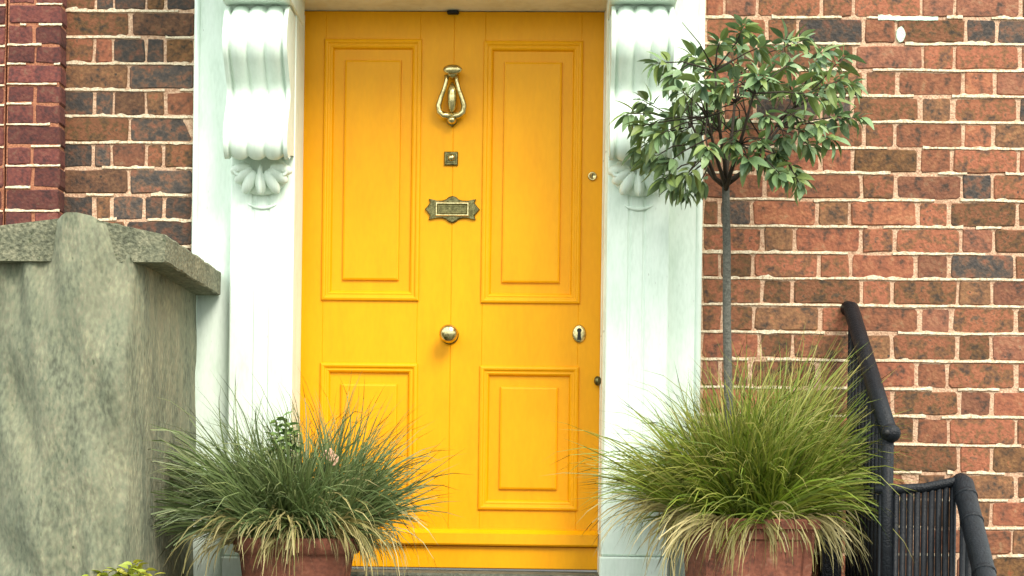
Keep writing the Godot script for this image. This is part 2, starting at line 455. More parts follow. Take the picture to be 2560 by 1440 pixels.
func build_walls():
	var z := 0.0
	# ---- wall right of the door
	var w := thing("brick_wall", "red and brown brick wall behind the black iron railing", "wall")
	var xa := X(1757, 500, z)
	var xb := X(2560, 600, z) + 0.34
	var rows := []
	var list := [-22, 44, 110, 175, 240, 305, 370, 433, 500, 567, 633, 697, 764, 832, 901, 971, 1040, 1110, 1180, 1247, 1316, 1385, 1452]
	for k in range(2, 0, -1): rows.append(Y(2150, -22, z) + 0.0925 * k)
	for p in list: rows.append(Y(2150, p, z))
	for k in range(1, 10): rows.append(Y(2150, 1452, z) - 0.096 * k)
	var even := X(2050, 500, z)
	var odd := X(1915, 100, z)
	var per := X(2297, 500, z) - X(2050, 500, z)
	var head := X(2131, 500, z) - X(2050, 500, z)
	var st := flat()
	for i in rows.size() - 1:
		var in_view: bool = rows[i + 1] > -0.8
		var cuts := flemish(xa, xb, (even if i % 2 == 0 else odd) + rng.randf_range(-0.004, 0.004), per, head)
		lay(w, cuts, rows[i + 1], rows[i], z, 0.0095, [M.red, M.mixed, M.brown, M.dark], [0.34, 0.42, 0.19, 0.05])
		ribbon(st, xa, xb, rows[i + 1], z, 0.005, 0.22, 0.75)
	done(st, M.point, "pointing", w)
	box_part("mortar", w, Vector3(xa - 0.02, rows[-1], -0.3), Vector3(xb, rows[0], -0.0035), M.mortar, 0.001)
	# old white paint daubed over one joint
	var ps := flat()
	var poly := PackedVector2Array()
	var pc := at(2252, 86, 0.003)
	for k in 26:
		var a := TAU * k / 26.0
		var rr := rng.randf_range(0.93, 1.07)
		poly.append(Vector2(pc.x + cos(a) * 0.016 * rr, pc.y + sin(a) * 0.027 * rr))
	extrude(ps, poly, -0.004, 0.003, 0.001)
	ribbon(ps, X(2195, 50, 0.0), X(2345, 50, 0.0), Y(2270, 46, 0.0), 0.0012, 0.0085, 0.0, 0.8)
	done(ps, M.paint_smear, "paint_patch", w)
	# ---- wall left of the door
	var l := thing("brick_wall", "soot-stained brown brick wall between plum-red pier and white surround", "wall")
	var la := X(156, 300, z)
	var lb := X(486, 300, z)
	var lr := []
	for k in range(4, 0, -1): lr.append(Y(320, 27, z) + 0.0918 * k)
	for p in [27, 93, 159, 225, 291, 357, 420, 488, 550]: lr.append(Y(320, p, z))
	for k in range(1, 21): lr.append(Y(320, 550, z) - 0.0918 * k)
	var sl := flat()
	for i in lr.size() - 1:
		var c := [156, 322, 486] if i % 2 == 0 else [156, 236, 281, 366, 410, 486]
		var cuts := []
		for p in c: cuts.append(X(p, 300, z) + (rng.randf_range(-0.005, 0.005) if p > 156 and p < 486 else 0.0))
		var low: bool = i > 10
		lay(l, cuts, lr[i + 1], lr[i], z, 0.0095, [M.red, M.mixed, M.brown, M.dark], [0.16, 0.26, 0.36, 0.22] if not low else [0.05, 0.15, 0.25, 0.55], i == 3 or i == 5 or i > 9)
		ribbon(sl, la, lb, lr[i + 1], z, 0.0052, 0.35, 0.9)
	done(sl, M.point, "pointing", l)
	box_part("mortar", l, Vector3(la, lr[-1], -0.3), Vector3(lb + 0.02, lr[0], -0.0035), M.mortar, 0.001)
	# ---- plum-red pier at the far left
	var p := thing("brick_pier", "plum-red pier of thin fine-jointed bricks standing proud of the wall", "pier")
	var zp := 0.075
	var pa := X(-120, 300, zp)
	var pm := X(16, 300, zp)
	var pb := X(152, 300, zp)
	var pr := []
	for k in range(4, 0, -1): pr.append(Y(90, 10, zp) + 0.0715 * k)
	for q in [10, 61, 113, 160, 210, 260, 311, 365, 414, 470, 527]: pr.append(Y(90, q, zp))
	for k in range(1, 24): pr.append(Y(90, 527, zp) - 0.0715 * k)
	var sp := flat()
	for i in pr.size() - 1:
		var cm := (pm + pb) * 0.5 + rng.randf_range(-0.006, 0.006)
		var cuts := [pm, cm, pb] if i % 3 != 1 else [pm, pb]
		lay(p, cuts, pr[i + 1], pr[i], zp, 0.0075, [M.plum], [1.0])
		lay(p, [pa, pm - 0.012], pr[i + 1], pr[i], zp - 0.02, 0.0075, [M.plum], [1.0])
		ribbon(sp, pm, pb, pr[i + 1], zp, 0.0036, 0.5, 0.5)
		ribbon(sp, pa, pm - 0.014, pr[i + 1], zp - 0.02, 0.0036, 0.5, 0.5)
	done(sp, M.point, "pointing", p)
	box_part("mortar", p, Vector3(pm, pr[-1], -0.28), Vector3(pb - 0.009, pr[0], zp - 0.004), M.red_mortar, 0.001)
	box_part("mortar", p, Vector3(pa, pr[-1], -0.26), Vector3(pm - 0.012, pr[0], zp - 0.024), M.red_mortar, 0.001)

# ------------------------------------------------------------------ door
const ZD := -0.15
func build_door():
	var x0 := (X(757, 28, ZD) + X(737, 1420, ZD)) * 0.5
	var x1 := (X(1512, 33, ZD) + X(1498, 1437, ZD)) * 0.5
	var ytop := Y(1135, 29, ZD)
	var ybot := 0.008
	M.door = [x0, x1, ytop]
	var d := thing("front_door", "bright yellow panelled front door with brass furniture in white surround", "door", Vector3((x0 + x1) * 0.5, 0, ZD))
	var off := -d.position
	var xs := X(1128, 700, ZD)
	var mk := func(called: String, a: Vector2, b: Vector2, zf: float) -> MeshInstance3D:
		return box_part(called, d, Vector3(a.x, a.y, ZD - 0.045) + off, Vector3(b.x, b.y, zf) + off, M.yellow, 0.0012)
	# back board so nothing shows through the seam
	box_part("core", d, Vector3(x0 + 0.003, ybot + 0.003, ZD - 0.06) + off, Vector3(x1 - 0.003, ytop - 0.003, ZD - 0.0105) + off, M.yellow, 0.001)
	box_part("seam_fillet", d, Vector3(xs - 0.012, ybot + 0.004, ZD - 0.02) + off, Vector3(xs + 0.012, ytop - 0.004, ZD - 0.0022) + off, M.yellow, 0.0005)
	var halves := [
		[x0, xs - 0.0007, [811, 1046], [102, 748], [803, 1040], [912, 1266]],
		[xs + 0.0007, x1, [1211, 1450], [107, 755], [1200, 1442], [920, 1272]]]
	for hf in halves:
		var hx0: float = hf[0]
		var hx1: float = hf[1]
		var u0 := X(hf[2][0], 420, ZD)
		var u1 := X(hf[2][1], 420, ZD)
		var ut := Y((hf[2][0] + hf[2][1]) * 0.5, hf[3][0], ZD)
		var ub := Y((hf[2][0] + hf[2][1]) * 0.5, hf[3][1], ZD)
		var lt := Y((hf[4][0] + hf[4][1]) * 0.5, hf[5][0], ZD)
		var lb := Y((hf[4][0] + hf[4][1]) * 0.5, hf[5][1], ZD)
		var l0 := (u0 + X(hf[4][0], 1090, ZD)) * 0.5
		var l1 := (u1 + X(hf[4][1], 1090, ZD)) * 0.5
		u0 = l0
		u1 = l1
		mk.call("stile", Vector2(hx0, ybot), Vector2(u0, ytop), ZD)
		mk.call("stile", Vector2(u1, ybot), Vector2(hx1, ytop), ZD)
		mk.call("rail", Vector2(u0, ut), Vector2(u1, ytop), ZD - 0.0004)
		mk.call("rail", Vector2(u0, lt), Vector2(u1, ub), ZD - 0.0004)
		mk.call("rail", Vector2(u0, ybot), Vector2(u1, lb), ZD - 0.0004)
		for r in [[ut, ub], [lt, lb]]:
			var st := flat()
			# bolection moulding, flat margin, raised field
			var g := -0.006
			nested(st, u0 - 0.006 + off.x, r[1] - 0.006, u1 + 0.006 + off.x, r[0] + 0.006, [[0.0, -0.004], [0.0, 0.004], [0.003, 0.008], [0.009, 0.0098], [0.014, 0.0085], [0.017, 0.0045], [0.0215, 0.0035], [0.026, 0.0042], [0.031, 0.0015], [0.036, -0.009]], false)
			var mo := done(st, M.yellow, "moulding", d)
			var fp := flat()
			nested(fp, u0 + 0.03 + off.x, r[1] + 0.03, u1 - 0.03 + off.x, r[0] - 0.03, [[0.0, -0.03], [0.0, -0.009], [0.038, -0.009], [0.04, -0.001], [0.046, 0.0015], [0.052, 0.0015]], true)
			var fm := done(fp, M.yellow, "panel", d)
	# weatherboard and the strip below it
	var wy := Y(1118, 1324, ZD)
	var wb := Y(1118, 1362, ZD)
	var st := flat()
	var prof := [Vector2(ZD - 0.01, wy + 0.006), Vector2(ZD + 0.012, wy + 0.002), Vector2(ZD + 0.03, wy - 0.012), Vector2(ZD + 0.032, wb + 0.006), Vector2(ZD + 0.028, wb), Vector2(ZD - 0.01, wb)]
	for i in prof.size() - 1:
		var a: Vector2 = prof[i]
		var b: Vector2 = prof[i + 1]
		var o := Vector3(0, b.x - a.x, a.y - b.y)
		quad(st, Vector3(x0 + 0.004, a.y, a.x) + off, Vector3(x1 - 0.004, a.y, a.x) + off, Vector3(x1 - 0.004, b.y, b.x) + off, Vector3(x0 + 0.004, b.y, b.x) + off, o)
	for xe in [x0 + 0.004, x1 - 0.004]:
		for i in range(1, prof.size() - 1):
			tri(st, Vector3(xe, prof[0].y, prof[0].x) + off, Vector3(xe, prof[i].y, prof[i].x) + off, Vector3(xe, prof[i + 1].y, prof[i + 1].x) + off, Vector3(sign(xe - xs), 0, 0))
	done(st, M.yellow, "weatherboard", d)
	box_part("kick_board", d, Vector3(x0 + 0.002, 0.01, ZD - 0.005) + off, Vector3(x1 - 0.002, wb - 0.004, ZD + 0.012) + off, M.yellow, 0.0015)
	# ---- knocker
	var kc := at(1130, 240, ZD)
	var kn := sub("knocker", d, Vector3(kc.x, kc.y, ZD) + off)
	var s := 6.45 / F    # metres per pixel on the door
	var k1 := smooth()
	lathe_z(k1, Vector3(0.004, 0.084, 0), [[0.022, 0.0], [0.024, 0.006], [0.02, 0.02], [0.022, 0.034], [0.034, 0.046], [0.033, 0.05], [0.018, 0.054], [0.0, 0.056]], 24, 1.0, 0.5)
	done(k1, M.brass, "cap", kn)
	var k2 := smooth()
	lathe_z(k2, Vector3(0.003, 0.072, 0), [[0.016, 0.0], [0.02, 0.01], [0.02, 0.03], [0.016, 0.04], [0.0, 0.042]], 20, 1.0, 0.8)
	done(k2, M.brass, "hinge", kn)
	for sd in [-1.0, 1.0]:
		var arm := smooth()
		var pts := []
		var rr := []
		for q in [[0.018, 0.066, 0.034, 0.0075], [0.019, 0.045, 0.036, 0.0065], [0.027, 0.015, 0.036, 0.0065], [0.038, -0.015, 0.035, 0.0078], [0.046, -0.042, 0.033, 0.009], [0.043, -0.064, 0.031, 0.0095], [0.028, -0.076, 0.03, 0.01], [0.0, -0.08, 0.03, 0.0105]]:
			pts.append(Vector3(sd * q[0], q[1], q[2]))
			rr.append(q[3] * 1.2)
		tube(arm, pts, rr, 10, true)
		done(arm, M.brass, "arm", kn)
	var tg := smooth()
	blob(tg, Vector3(0.002, -0.012, 0.02), Vector3(0.021, 0, 0), Vector3(0, 0.058, 0), Vector3(0, 0, 0.026), 14, 10)
	done(tg, M.brass, "tongue", kn)
	var bl := smooth()
	blob(bl, Vector3(0.002, -0.093, 0.028), Vector3(0.017, 0, 0), Vector3(0, 0.0145, 0), Vector3(0, 0, 0.016), 16, 10)
	done(bl, M.brass, "ball", kn)
	var bp := flat()
	extrude(bp, PackedVector2Array([Vector2(-0.02, -0.075), Vector2(0.022, -0.075), Vector2(0.018, -0.098), Vector2(0.001, -0.113), Vector2(-0.016, -0.098)]), 0.0, 0.014, 0.002)
	done(bp, M.tarnish, "strike_plate", kn)
	# ---- square bell push
	var bc := at(1128, 397, ZD)
	var be := sub("bell_push", d, Vector3(bc.x, bc.y, ZD) + off)
	var b1 := flat()
	nested(b1, -0.0245, -0.0245, 0.0245, 0.0245, [[0.0, 0.0], [0.0, 0.006], [0.003, 0.009], [0.008, 0.009], [0.01, 0.0065]], true)
	done(b1, M.tarnish, "plate", be)
	var b2 := smooth()
	lathe_z(b2, Vector3(0.001, 0.002, 0.006), [[0.012, 0.0], [0.012, 0.007], [0.009, 0.0105], [0.0, 0.012]], 18)
	done(b2, M.brass, "button", be)
	# ---- letter plate
	var lc := at(1131, 524, ZD)
	var lp := sub("letter_plate", d, Vector3(lc.x, lc.y, ZD) + off)
	var half := [[0, 34], [9, 31], [16, 25], [26, 22], [40, 22], [52, 25], [59, 26], [56, 16], [62, 8], [69, 0]]
	var ol := PackedVector2Array()
	for q in half: ol.append(Vector2(q[0], q[1]) * s)
	for i in range(half.size() - 2, -1, -1): ol.append(Vector2(half[i][0], -half[i][1]) * s)
	for i in range(1, half.size()): ol.append(Vector2(-half[i][0], -half[i][1]) * s)
	for i in range(half.size() - 2, 0, -1): ol.append(Vector2(-half[i][0], half[i][1]) * s)
	var pl := flat()
	extrude(pl, ol, 0.0, 0.009, 0.003)
	done(pl, M.tarnish, "plate", lp)
	var fr := flat()
	nested(fr, -0.0605, -0.025, 0.0605, 0.025, [[0.0, 0.006], [0.0, 0.012], [0.002, 0.015], [0.006, 0.015], [0.0085, 0.0095]], false)
	done(fr, M.brass, "frame", lp)
	var fl := flat()
	nested(fl, -0.052, -0.0165, 0.052, 0.0165, [[0.0, 0.008], [0.0, 0.0105], [0.0015, 0.0118], [0.006, 0.0118], [0.007, 0.0112]], true)
	done(fl, M.tarnish, "flap", lp)
	# ---- knob
	var nc := at(1124, 838, ZD)
	var nb := sub("door_knob", d, Vector3(nc.x, nc.y, ZD) + off)
	var n1 := smooth()
	lathe_z(n1, Vector3.ZERO, [[0.033, 0.0], [0.033, 0.004], [0.029, 0.008], [0.02, 0.01], [0.0, 0.0101]], 32)
	done(n1, M.tarnish, "rose", nb)
	var n2 := smooth()
	lathe_z(n2, Vector3.ZERO, [[0.013, 0.008], [0.011, 0.022], [0.013, 0.032], [0.023, 0.036], [0.031, 0.045], [0.0335, 0.056], [0.031, 0.067], [0.024, 0.075], [0.013, 0.0795], [0.0, 0.081]], 36)
	done(n2, M.brass, "grip", nb)
	# ---- keyhole escutcheon
	var ec := at(1448, 835, ZD)
	var es := sub("keyhole_escutcheon", d, Vector3(ec.x, ec.y, ZD) + off)
	var e1 := smooth()
	lathe_z(e1, Vector3.ZERO, [[0.024, 0.0], [0.0245, 0.003], [0.021, 0.0065], [0.016, 0.0075], [0.0, 0.0078]], 30, 1.0, 1.35)
	done(e1, M.brass, "plate", es)
	var e2 := flat()
	var kh := PackedVector2Array()
	for k in 11:
		var a := -0.9 + (PI + 1.8) * k / 10.0
		kh.append(Vector2(cos(a) * 0.0085, 0.012 + sin(a) * 0.0085))
	kh.append(Vector2(-0.0075, -0.022))
	kh.append(Vector2(0.0075, -0.022))
	extrude(e2, kh, 0.004, 0.0092, 0.0)
	done(e2, M.black, "keyhole", es)
	# ---- night latch and the small lower catch
	var yc := at(1481, 441, ZD)
	var ny := sub("night_latch", d, Vector3(yc.x, yc.y, ZD) + off)
	var y1 := smooth()
	lathe_z(y1, Vector3.ZERO, [[0.0165, 0.0], [0.0165, 0.005], [0.0145, 0.008], [0.011, 0.0085], [0.0095, 0.0065], [0.0, 0.0066]], 24)
	done(y1, M.brass, "rim", ny)
	box_part("key_slot", ny, Vector3(-0.0015, -0.006, 0.005), Vector3(0.0015, 0.006, 0.0078), M.black, 0.0002)
	var cc := at(1494, 953, ZD)
	var c1 := smooth()
	lathe_z(c1, Vector3(cc.x, cc.y, ZD) + off, [[0.012, 0.0], [0.01, 0.008], [0.015, 0.016], [0.014, 0.022], [0.0, 0.025]], 20, 0.9, 1.15)
	done(c1, M.tarnish, "catch_knob", d)
	var tc := at(1133, 27, ZD)
	box_part("top_catch", d, Vector3(tc.x - 0.021, ytop - 0.012, ZD) + off, Vector3(tc.x + 0.021, ytop - 0.0005, ZD + 0.022) + off, M.black, 0.003)

# ------------------------------------------------------------------ white surround
func console(parent: Node3D, xl: float, xr: float, ytop: float, zb: float, sc: float):
	# fluted scroll bracket; zb is the face it grows from
	var c := sub("console", parent)
	# side profile: [drop below the top in m, stand-off from zb]
	var raw := [[0.0, 0.125], [0.02, 0.158], [0.05, 0.178], [0.085, 0.192], [0.115, 0.197], [0.14, 0.193], [0.165, 0.18], [0.19, 0.157], [0.215, 0.134], [0.24, 0.112], [0.262, 0.102], [0.285, 0.103], [0.315, 0.116], [0.35, 0.138], [0.385, 0.154], [0.415, 0.163], [0.438, 0.163], [0.457, 0.155], [0.472, 0.14], [0.478, 0.126], [0.472, 0.1], [0.46, 0.07], [0.45, 0.0]]
	var cv := Curve2D.new()
	for i in raw.size():
		var p := Vector2(raw[i][1], -raw[i][0] * sc)
		var a := Vector2(raw[max(i - 1, 0)][1], -raw[max(i - 1, 0)][0] * sc)
		var b := Vector2(raw[min(i + 1, raw.size() - 1)][1], -raw[min(i + 1, raw.size() - 1)][0] * sc)
		cv.add_point(p, (a - b) / 6.0, (b - a) / 6.0)
	var prof := cv.tessellate_even_length(5, 0.012)
	var nu := 64
	var st := smooth()
	var grid := []
	var outs := []
	var w := xr - xl
	for i in prof.size():
		var a: Vector2 = prof[max(i - 1, 0)]
		var b: Vector2 = prof[min(i + 1, prof.size() - 1)]
		var t := (b - a).normalized()
		var nrm := Vector2(-t.y, t.x)    # away from the wall while the profile runs down
		outs.append(Vector3(0, nrm.y, nrm.x))
		var row := []
		for k in nu + 1:
			var u := float(k) / nu
			var e: float = 0.0
			# side fillets, then three broad reeds parted by grooves
			if u < 0.07 or u > 0.93: e = 0.004
			elif u < 0.1 or u > 0.9: e = -0.012
			else:
				var v := (u - 0.1) / 0.8 * 3.0
				var f: float = v - floor(v)
				e = -0.012 + 0.019 * sqrt(max(0.0, 1.0 - pow(2.0 * f - 1.0, 2.0)))
			var fade: float = smoothstep(0.0, 0.05, float(prof.size() - 1 - i) / prof.size())
			var p: Vector2 = prof[i] + nrm * e * fade
			row.append(Vector3(xl + w * u, ytop + p.y, zb + p.x))
		grid.append(row)
	for i in prof.size() - 1:
		for k in nu:
			var q: Vector3 = grid[i][k]
			quad(st, q, grid[i][k + 1], grid[i + 1][k + 1], grid[i + 1][k], outs[i] + outs[i + 1])
	done(st, M.white, "scroll", c)
	# cheeks
	for sd in [0, 1]:
		var ck := flat()
		var xx: float = xl + 0.001 if sd == 0 else xr - 0.001
		var poly := PackedVector2Array([Vector2(-0.005, 0.0)])
		for p in prof: poly.append(p)
		var tr := Geometry2D.triangulate_polygon(poly)
		for i in range(0, tr.size(), 3):
			var v := []
			for e in 3: v.append(Vector3(xx, ytop + poly[tr[i + e]].y, zb + poly[tr[i + e]].x))
			tri(ck, v[0], v[1], v[2], Vector3(-1 if sd == 0 else 1, 0, 0))
		done(ck, M.white, "cheek", c)
	# acanthus leaf under the scroll
	var lf := smooth()
	var xm := (xl + xr) * 0.5
	var y0: float = ytop - 0.49 * sc
	var n := 7
	for k in n:
		var a := PI * (0.06 + 0.88 * k / (n - 1.0))
		var dir := Vector3(cos(a), -sin(a) * 0.9, 0)
		var ln: float = 0.052 + 0.02 * sin(a) + (0.006 if k % 2 == 0 else 0.0)
		var side := Vector3(-dir.y, dir.x, 0).normalized()
		var ctr := Vector3(xm, y0, zb + 0.042) + dir * ln * 0.78 * Vector3(1.25, 0.92, 1).length() * 0.62
		ctr.x = xm + (ctr.x - xm) * 1.3
		blob(lf, ctr, side * 0.021, (dir * ln * 0.62 + Vector3(0, 0, -0.012)), Vector3(0, 0, 0.022), 10, 8)
	blob(lf, Vector3(xm, y0 - 0.045, zb + 0.052), Vector3(0.011, 0, 0), Vector3(0, 0.055, 0), Vector3(0, 0, 0.02), 10, 8)
	blob(lf, Vector3(xm, y0 - 0.02, zb + 0.01), Vector3(0.092, 0, 0), Vector3(0, 0.075, 0), Vector3(0, 0, 0.026), 20, 10)
	done(lf, M.white, "leaf_carving", c)
	for sd in [-1.0, 1.0]:
		var vs := smooth()
		var pts := []
		var rr := []
		for k in 16:
			var a := 0.6 * k
			var r := 0.027 * pow(0.87, k)
			pts.append(Vector3(xm + sd * (0.074 - r * cos(a)), y0 - 0.022 + r * sin(a), zb + 0.04 + k * 0.0012))
			rr.append(0.009 * pow(0.955, k))
		tube(vs, pts, rr, 8)
		done(vs, M.white, "volute", c)
	# crescent moulding below
	var cr := smooth()
	var cp := []
	var ra := []
	for k in 13:
		var t := k / 6.0 - 1.0
		cp.append(Vector3(xm + t * 0.05, y0 - 0.137 + 0.014 * t * t, zb + 0.001))
		ra.append(0.002 + 0.0045 * (1.0 - t * t))
	tube(cr, cp, ra, 8)
	done(cr, M.white, "crescent", c)

func build_surround():
	var s := thing("door_surround", "white painted door surround with fluted scroll brackets and pilasters", "door surround")
	var x0: float = M.door[0]
	var x1: float = M.door[1]
	var ytop: float = M.door[2]
	var zp := 0.1
	var za := 0.045
	var base := -0.17
	var high := ytop + 0.3
	# pilasters and architraves: [outer edge, pilaster outer, pilaster inner] in photograph pixels
	for sd in [[482, 574, 733], [1755, 1671, 1516]]:
		var left: bool = sd[0] < 1000
		var ao := X(sd[0], 500, za)
		var po := X(sd[1], 700, zp)
		var pi := X(sd[2], 700, zp)
		var a0: float = min(ao, po)
		var a1: float = max(ao, po)
		# architrave: flat with a bead at its outer edge
		box_part("architrave", s, Vector3(a0 + (0.016 if left else 0.0), base, -0.1), Vector3(a1 - (0.0 if left else 0.016), high, za), M.white, 0.002)
		var bd := smooth()
		var bx: float = ao + (0.009 if left else -0.009)
		tube(bd, [Vector3(bx, base, za - 0.006), Vector3(bx, high * 0.5, za - 0.006), Vector3(bx, high, za - 0.006)], [0.0125, 0.0125, 0.0125], 12)
		done(bd, M.white, "bead", s)
		box_part("backing", s, Vector3(bx - 0.009, base, -0.1), Vector3(bx + 0.009, high, za - 0.012), M.white, 0.001)
		# pilaster with two shallow flutes
		var p0: float = min(po, pi)
		var p1: float = max(po, pi)
		var st := flat()
		var w := p1 - p0
		var cutsx := [0.0, 0.02, 0.33, 0.345, 0.375, 0.39, 0.57, 0.585, 0.61, 0.625, 0.98, 1.0]
		var depth := [0.003, 0.0, 0.0, 0.0035, 0.0035, 0.0, 0.0, 0.0035, 0.0035, 0.0, 0.0, 0.003]
		for i in cutsx.size() - 1:
			var xa: float = p0 + w * cutsx[i]
			var xb: float = p0 + w * cutsx[i + 1]
			quad(st, Vector3(xa, base, zp - depth[i]), Vector3(xb, base, zp - depth[i + 1]), Vector3(xb, high - 0.33, zp - depth[i + 1]), Vector3(xa, high - 0.33, zp - depth[i]), Vector3(0, 0, 1))
		for e in [[p0, -1.0], [p1, 1.0]]:
			quad(st, Vector3(e[0], base, -0.1), Vector3(e[0], base, zp - 0.003), Vector3(e[0], high - 0.33, zp - 0.003), Vector3(e[0], high - 0.33, -0.1), Vector3(e[1], 0, 0))
		done(st, M.white, "pilaster", s)
		# plinth in two courses
		var pt := Y(1560 if not left else 640, 1152, 0.125)
		var pj := Y(1560 if not left else 640, 1392, 0.13)
		box_part("plinth", s, Vector3(p0 - 0.008, pj + 0.002, -0.08), Vector3(p1 + 0.008, pt, 0.125), M.white, 0.006)
		box_part("plinth", s, Vector3(p0 - 0.012, base, -0.08), Vector3(p1 + 0.012, pj, 0.138), M.white, 0.006)
		box_part("architrave_block", s, Vector3(a0 - 0.004, base, -0.08), Vector3(a1, Y(1690 if not left else 520, 1262, 0.06), 0.062), M.white, 0.004)
		# console and the block above it
		var zc := zp + 0.17
		var c0: float = X(sd[1], 60, zc)
		var c1: float = X(sd[2], 60, zc)
		var yt := Y(sd[1], 9, zc)
		console(s, min(p0 + 0.002, p1), max(p1 - 0.002, p0), yt, zp, (Y(650, 9, zc) - Y(650, 394, zp + 0.14)) / 0.48)
		box_part("abacus", s, Vector3(p0 - 0.006, yt + 0.008, -0.05), Vector3(p1 + 0.006, ytop + 0.012, zp + 0.2), M.white, 0.004)
		box_part("neck", s, Vector3(p0 + 0.012, yt - 0.01, -0.05), Vector3(p1 - 0.012, yt + 0.009, zp + 0.12), M.white, 0.001)
		# lining of the recess between pilaster and door
		var j := x0 if left else x1
		var ji := p1 if left else p0
		var js := 1.0 if left else -1.0
		box_part("jamb", s, Vector3(min(ji - js * 0.03, j), base, ZD - 0.06), Vector3(max(ji - js * 0.03, j), ytop + 0.04, 0.03), M.cream, 0.003)
		box_part("door_stop", s, Vector3(min(j - js * 0.02, j + js * 0.004), 0.0, ZD + 0.002), Vector3(max(j - js * 0.02, j + js * 0.004), ytop, ZD + 0.02), M.cream, 0.002)
	var pin0 := X(733, 700, zp)
	var pin1 := X(1516, 700, zp)
	box_part("lintel", s, Vector3(pin0 - 0.08, ytop + 0.003, ZD - 0.06), Vector3(pin1 + 0.08, ytop + 0.16, 0.1), M.cream, 0.003)
	var hood := thing("door_hood", "white moulded flat hood carried on the scroll brackets above door", "hood")
	var hx0 := X(482, 500, za) - 0.03
	var hx1 := X(1755, 500, za) + 0.03
	var hy := ytop + 0.165
	box_part("soffit", hood, Vector3(hx0 + 0.06, hy, -0.05), Vector3(hx1 - 0.06, hy + 0.05, 0.44), M.white, 0.004)
	box_part("cornice", hood, Vector3(hx0 + 0.02, hy + 0.05, -0.05), Vector3(hx1 - 0.02, hy + 0.1, 0.5), M.white, 0.008)
	box_part("cornice", hood, Vector3(hx0 - 0.02, hy + 0.1, -0.05), Vector3(hx1 + 0.02, hy + 0.16, 0.55), M.white, 0.012)
	box_part("lead_cap", hood, Vector3(hx0 - 0.03, hy + 0.16, -0.05), Vector3(hx1 + 0.03, hy + 0.168, 0.56), M.stone, 0.003)

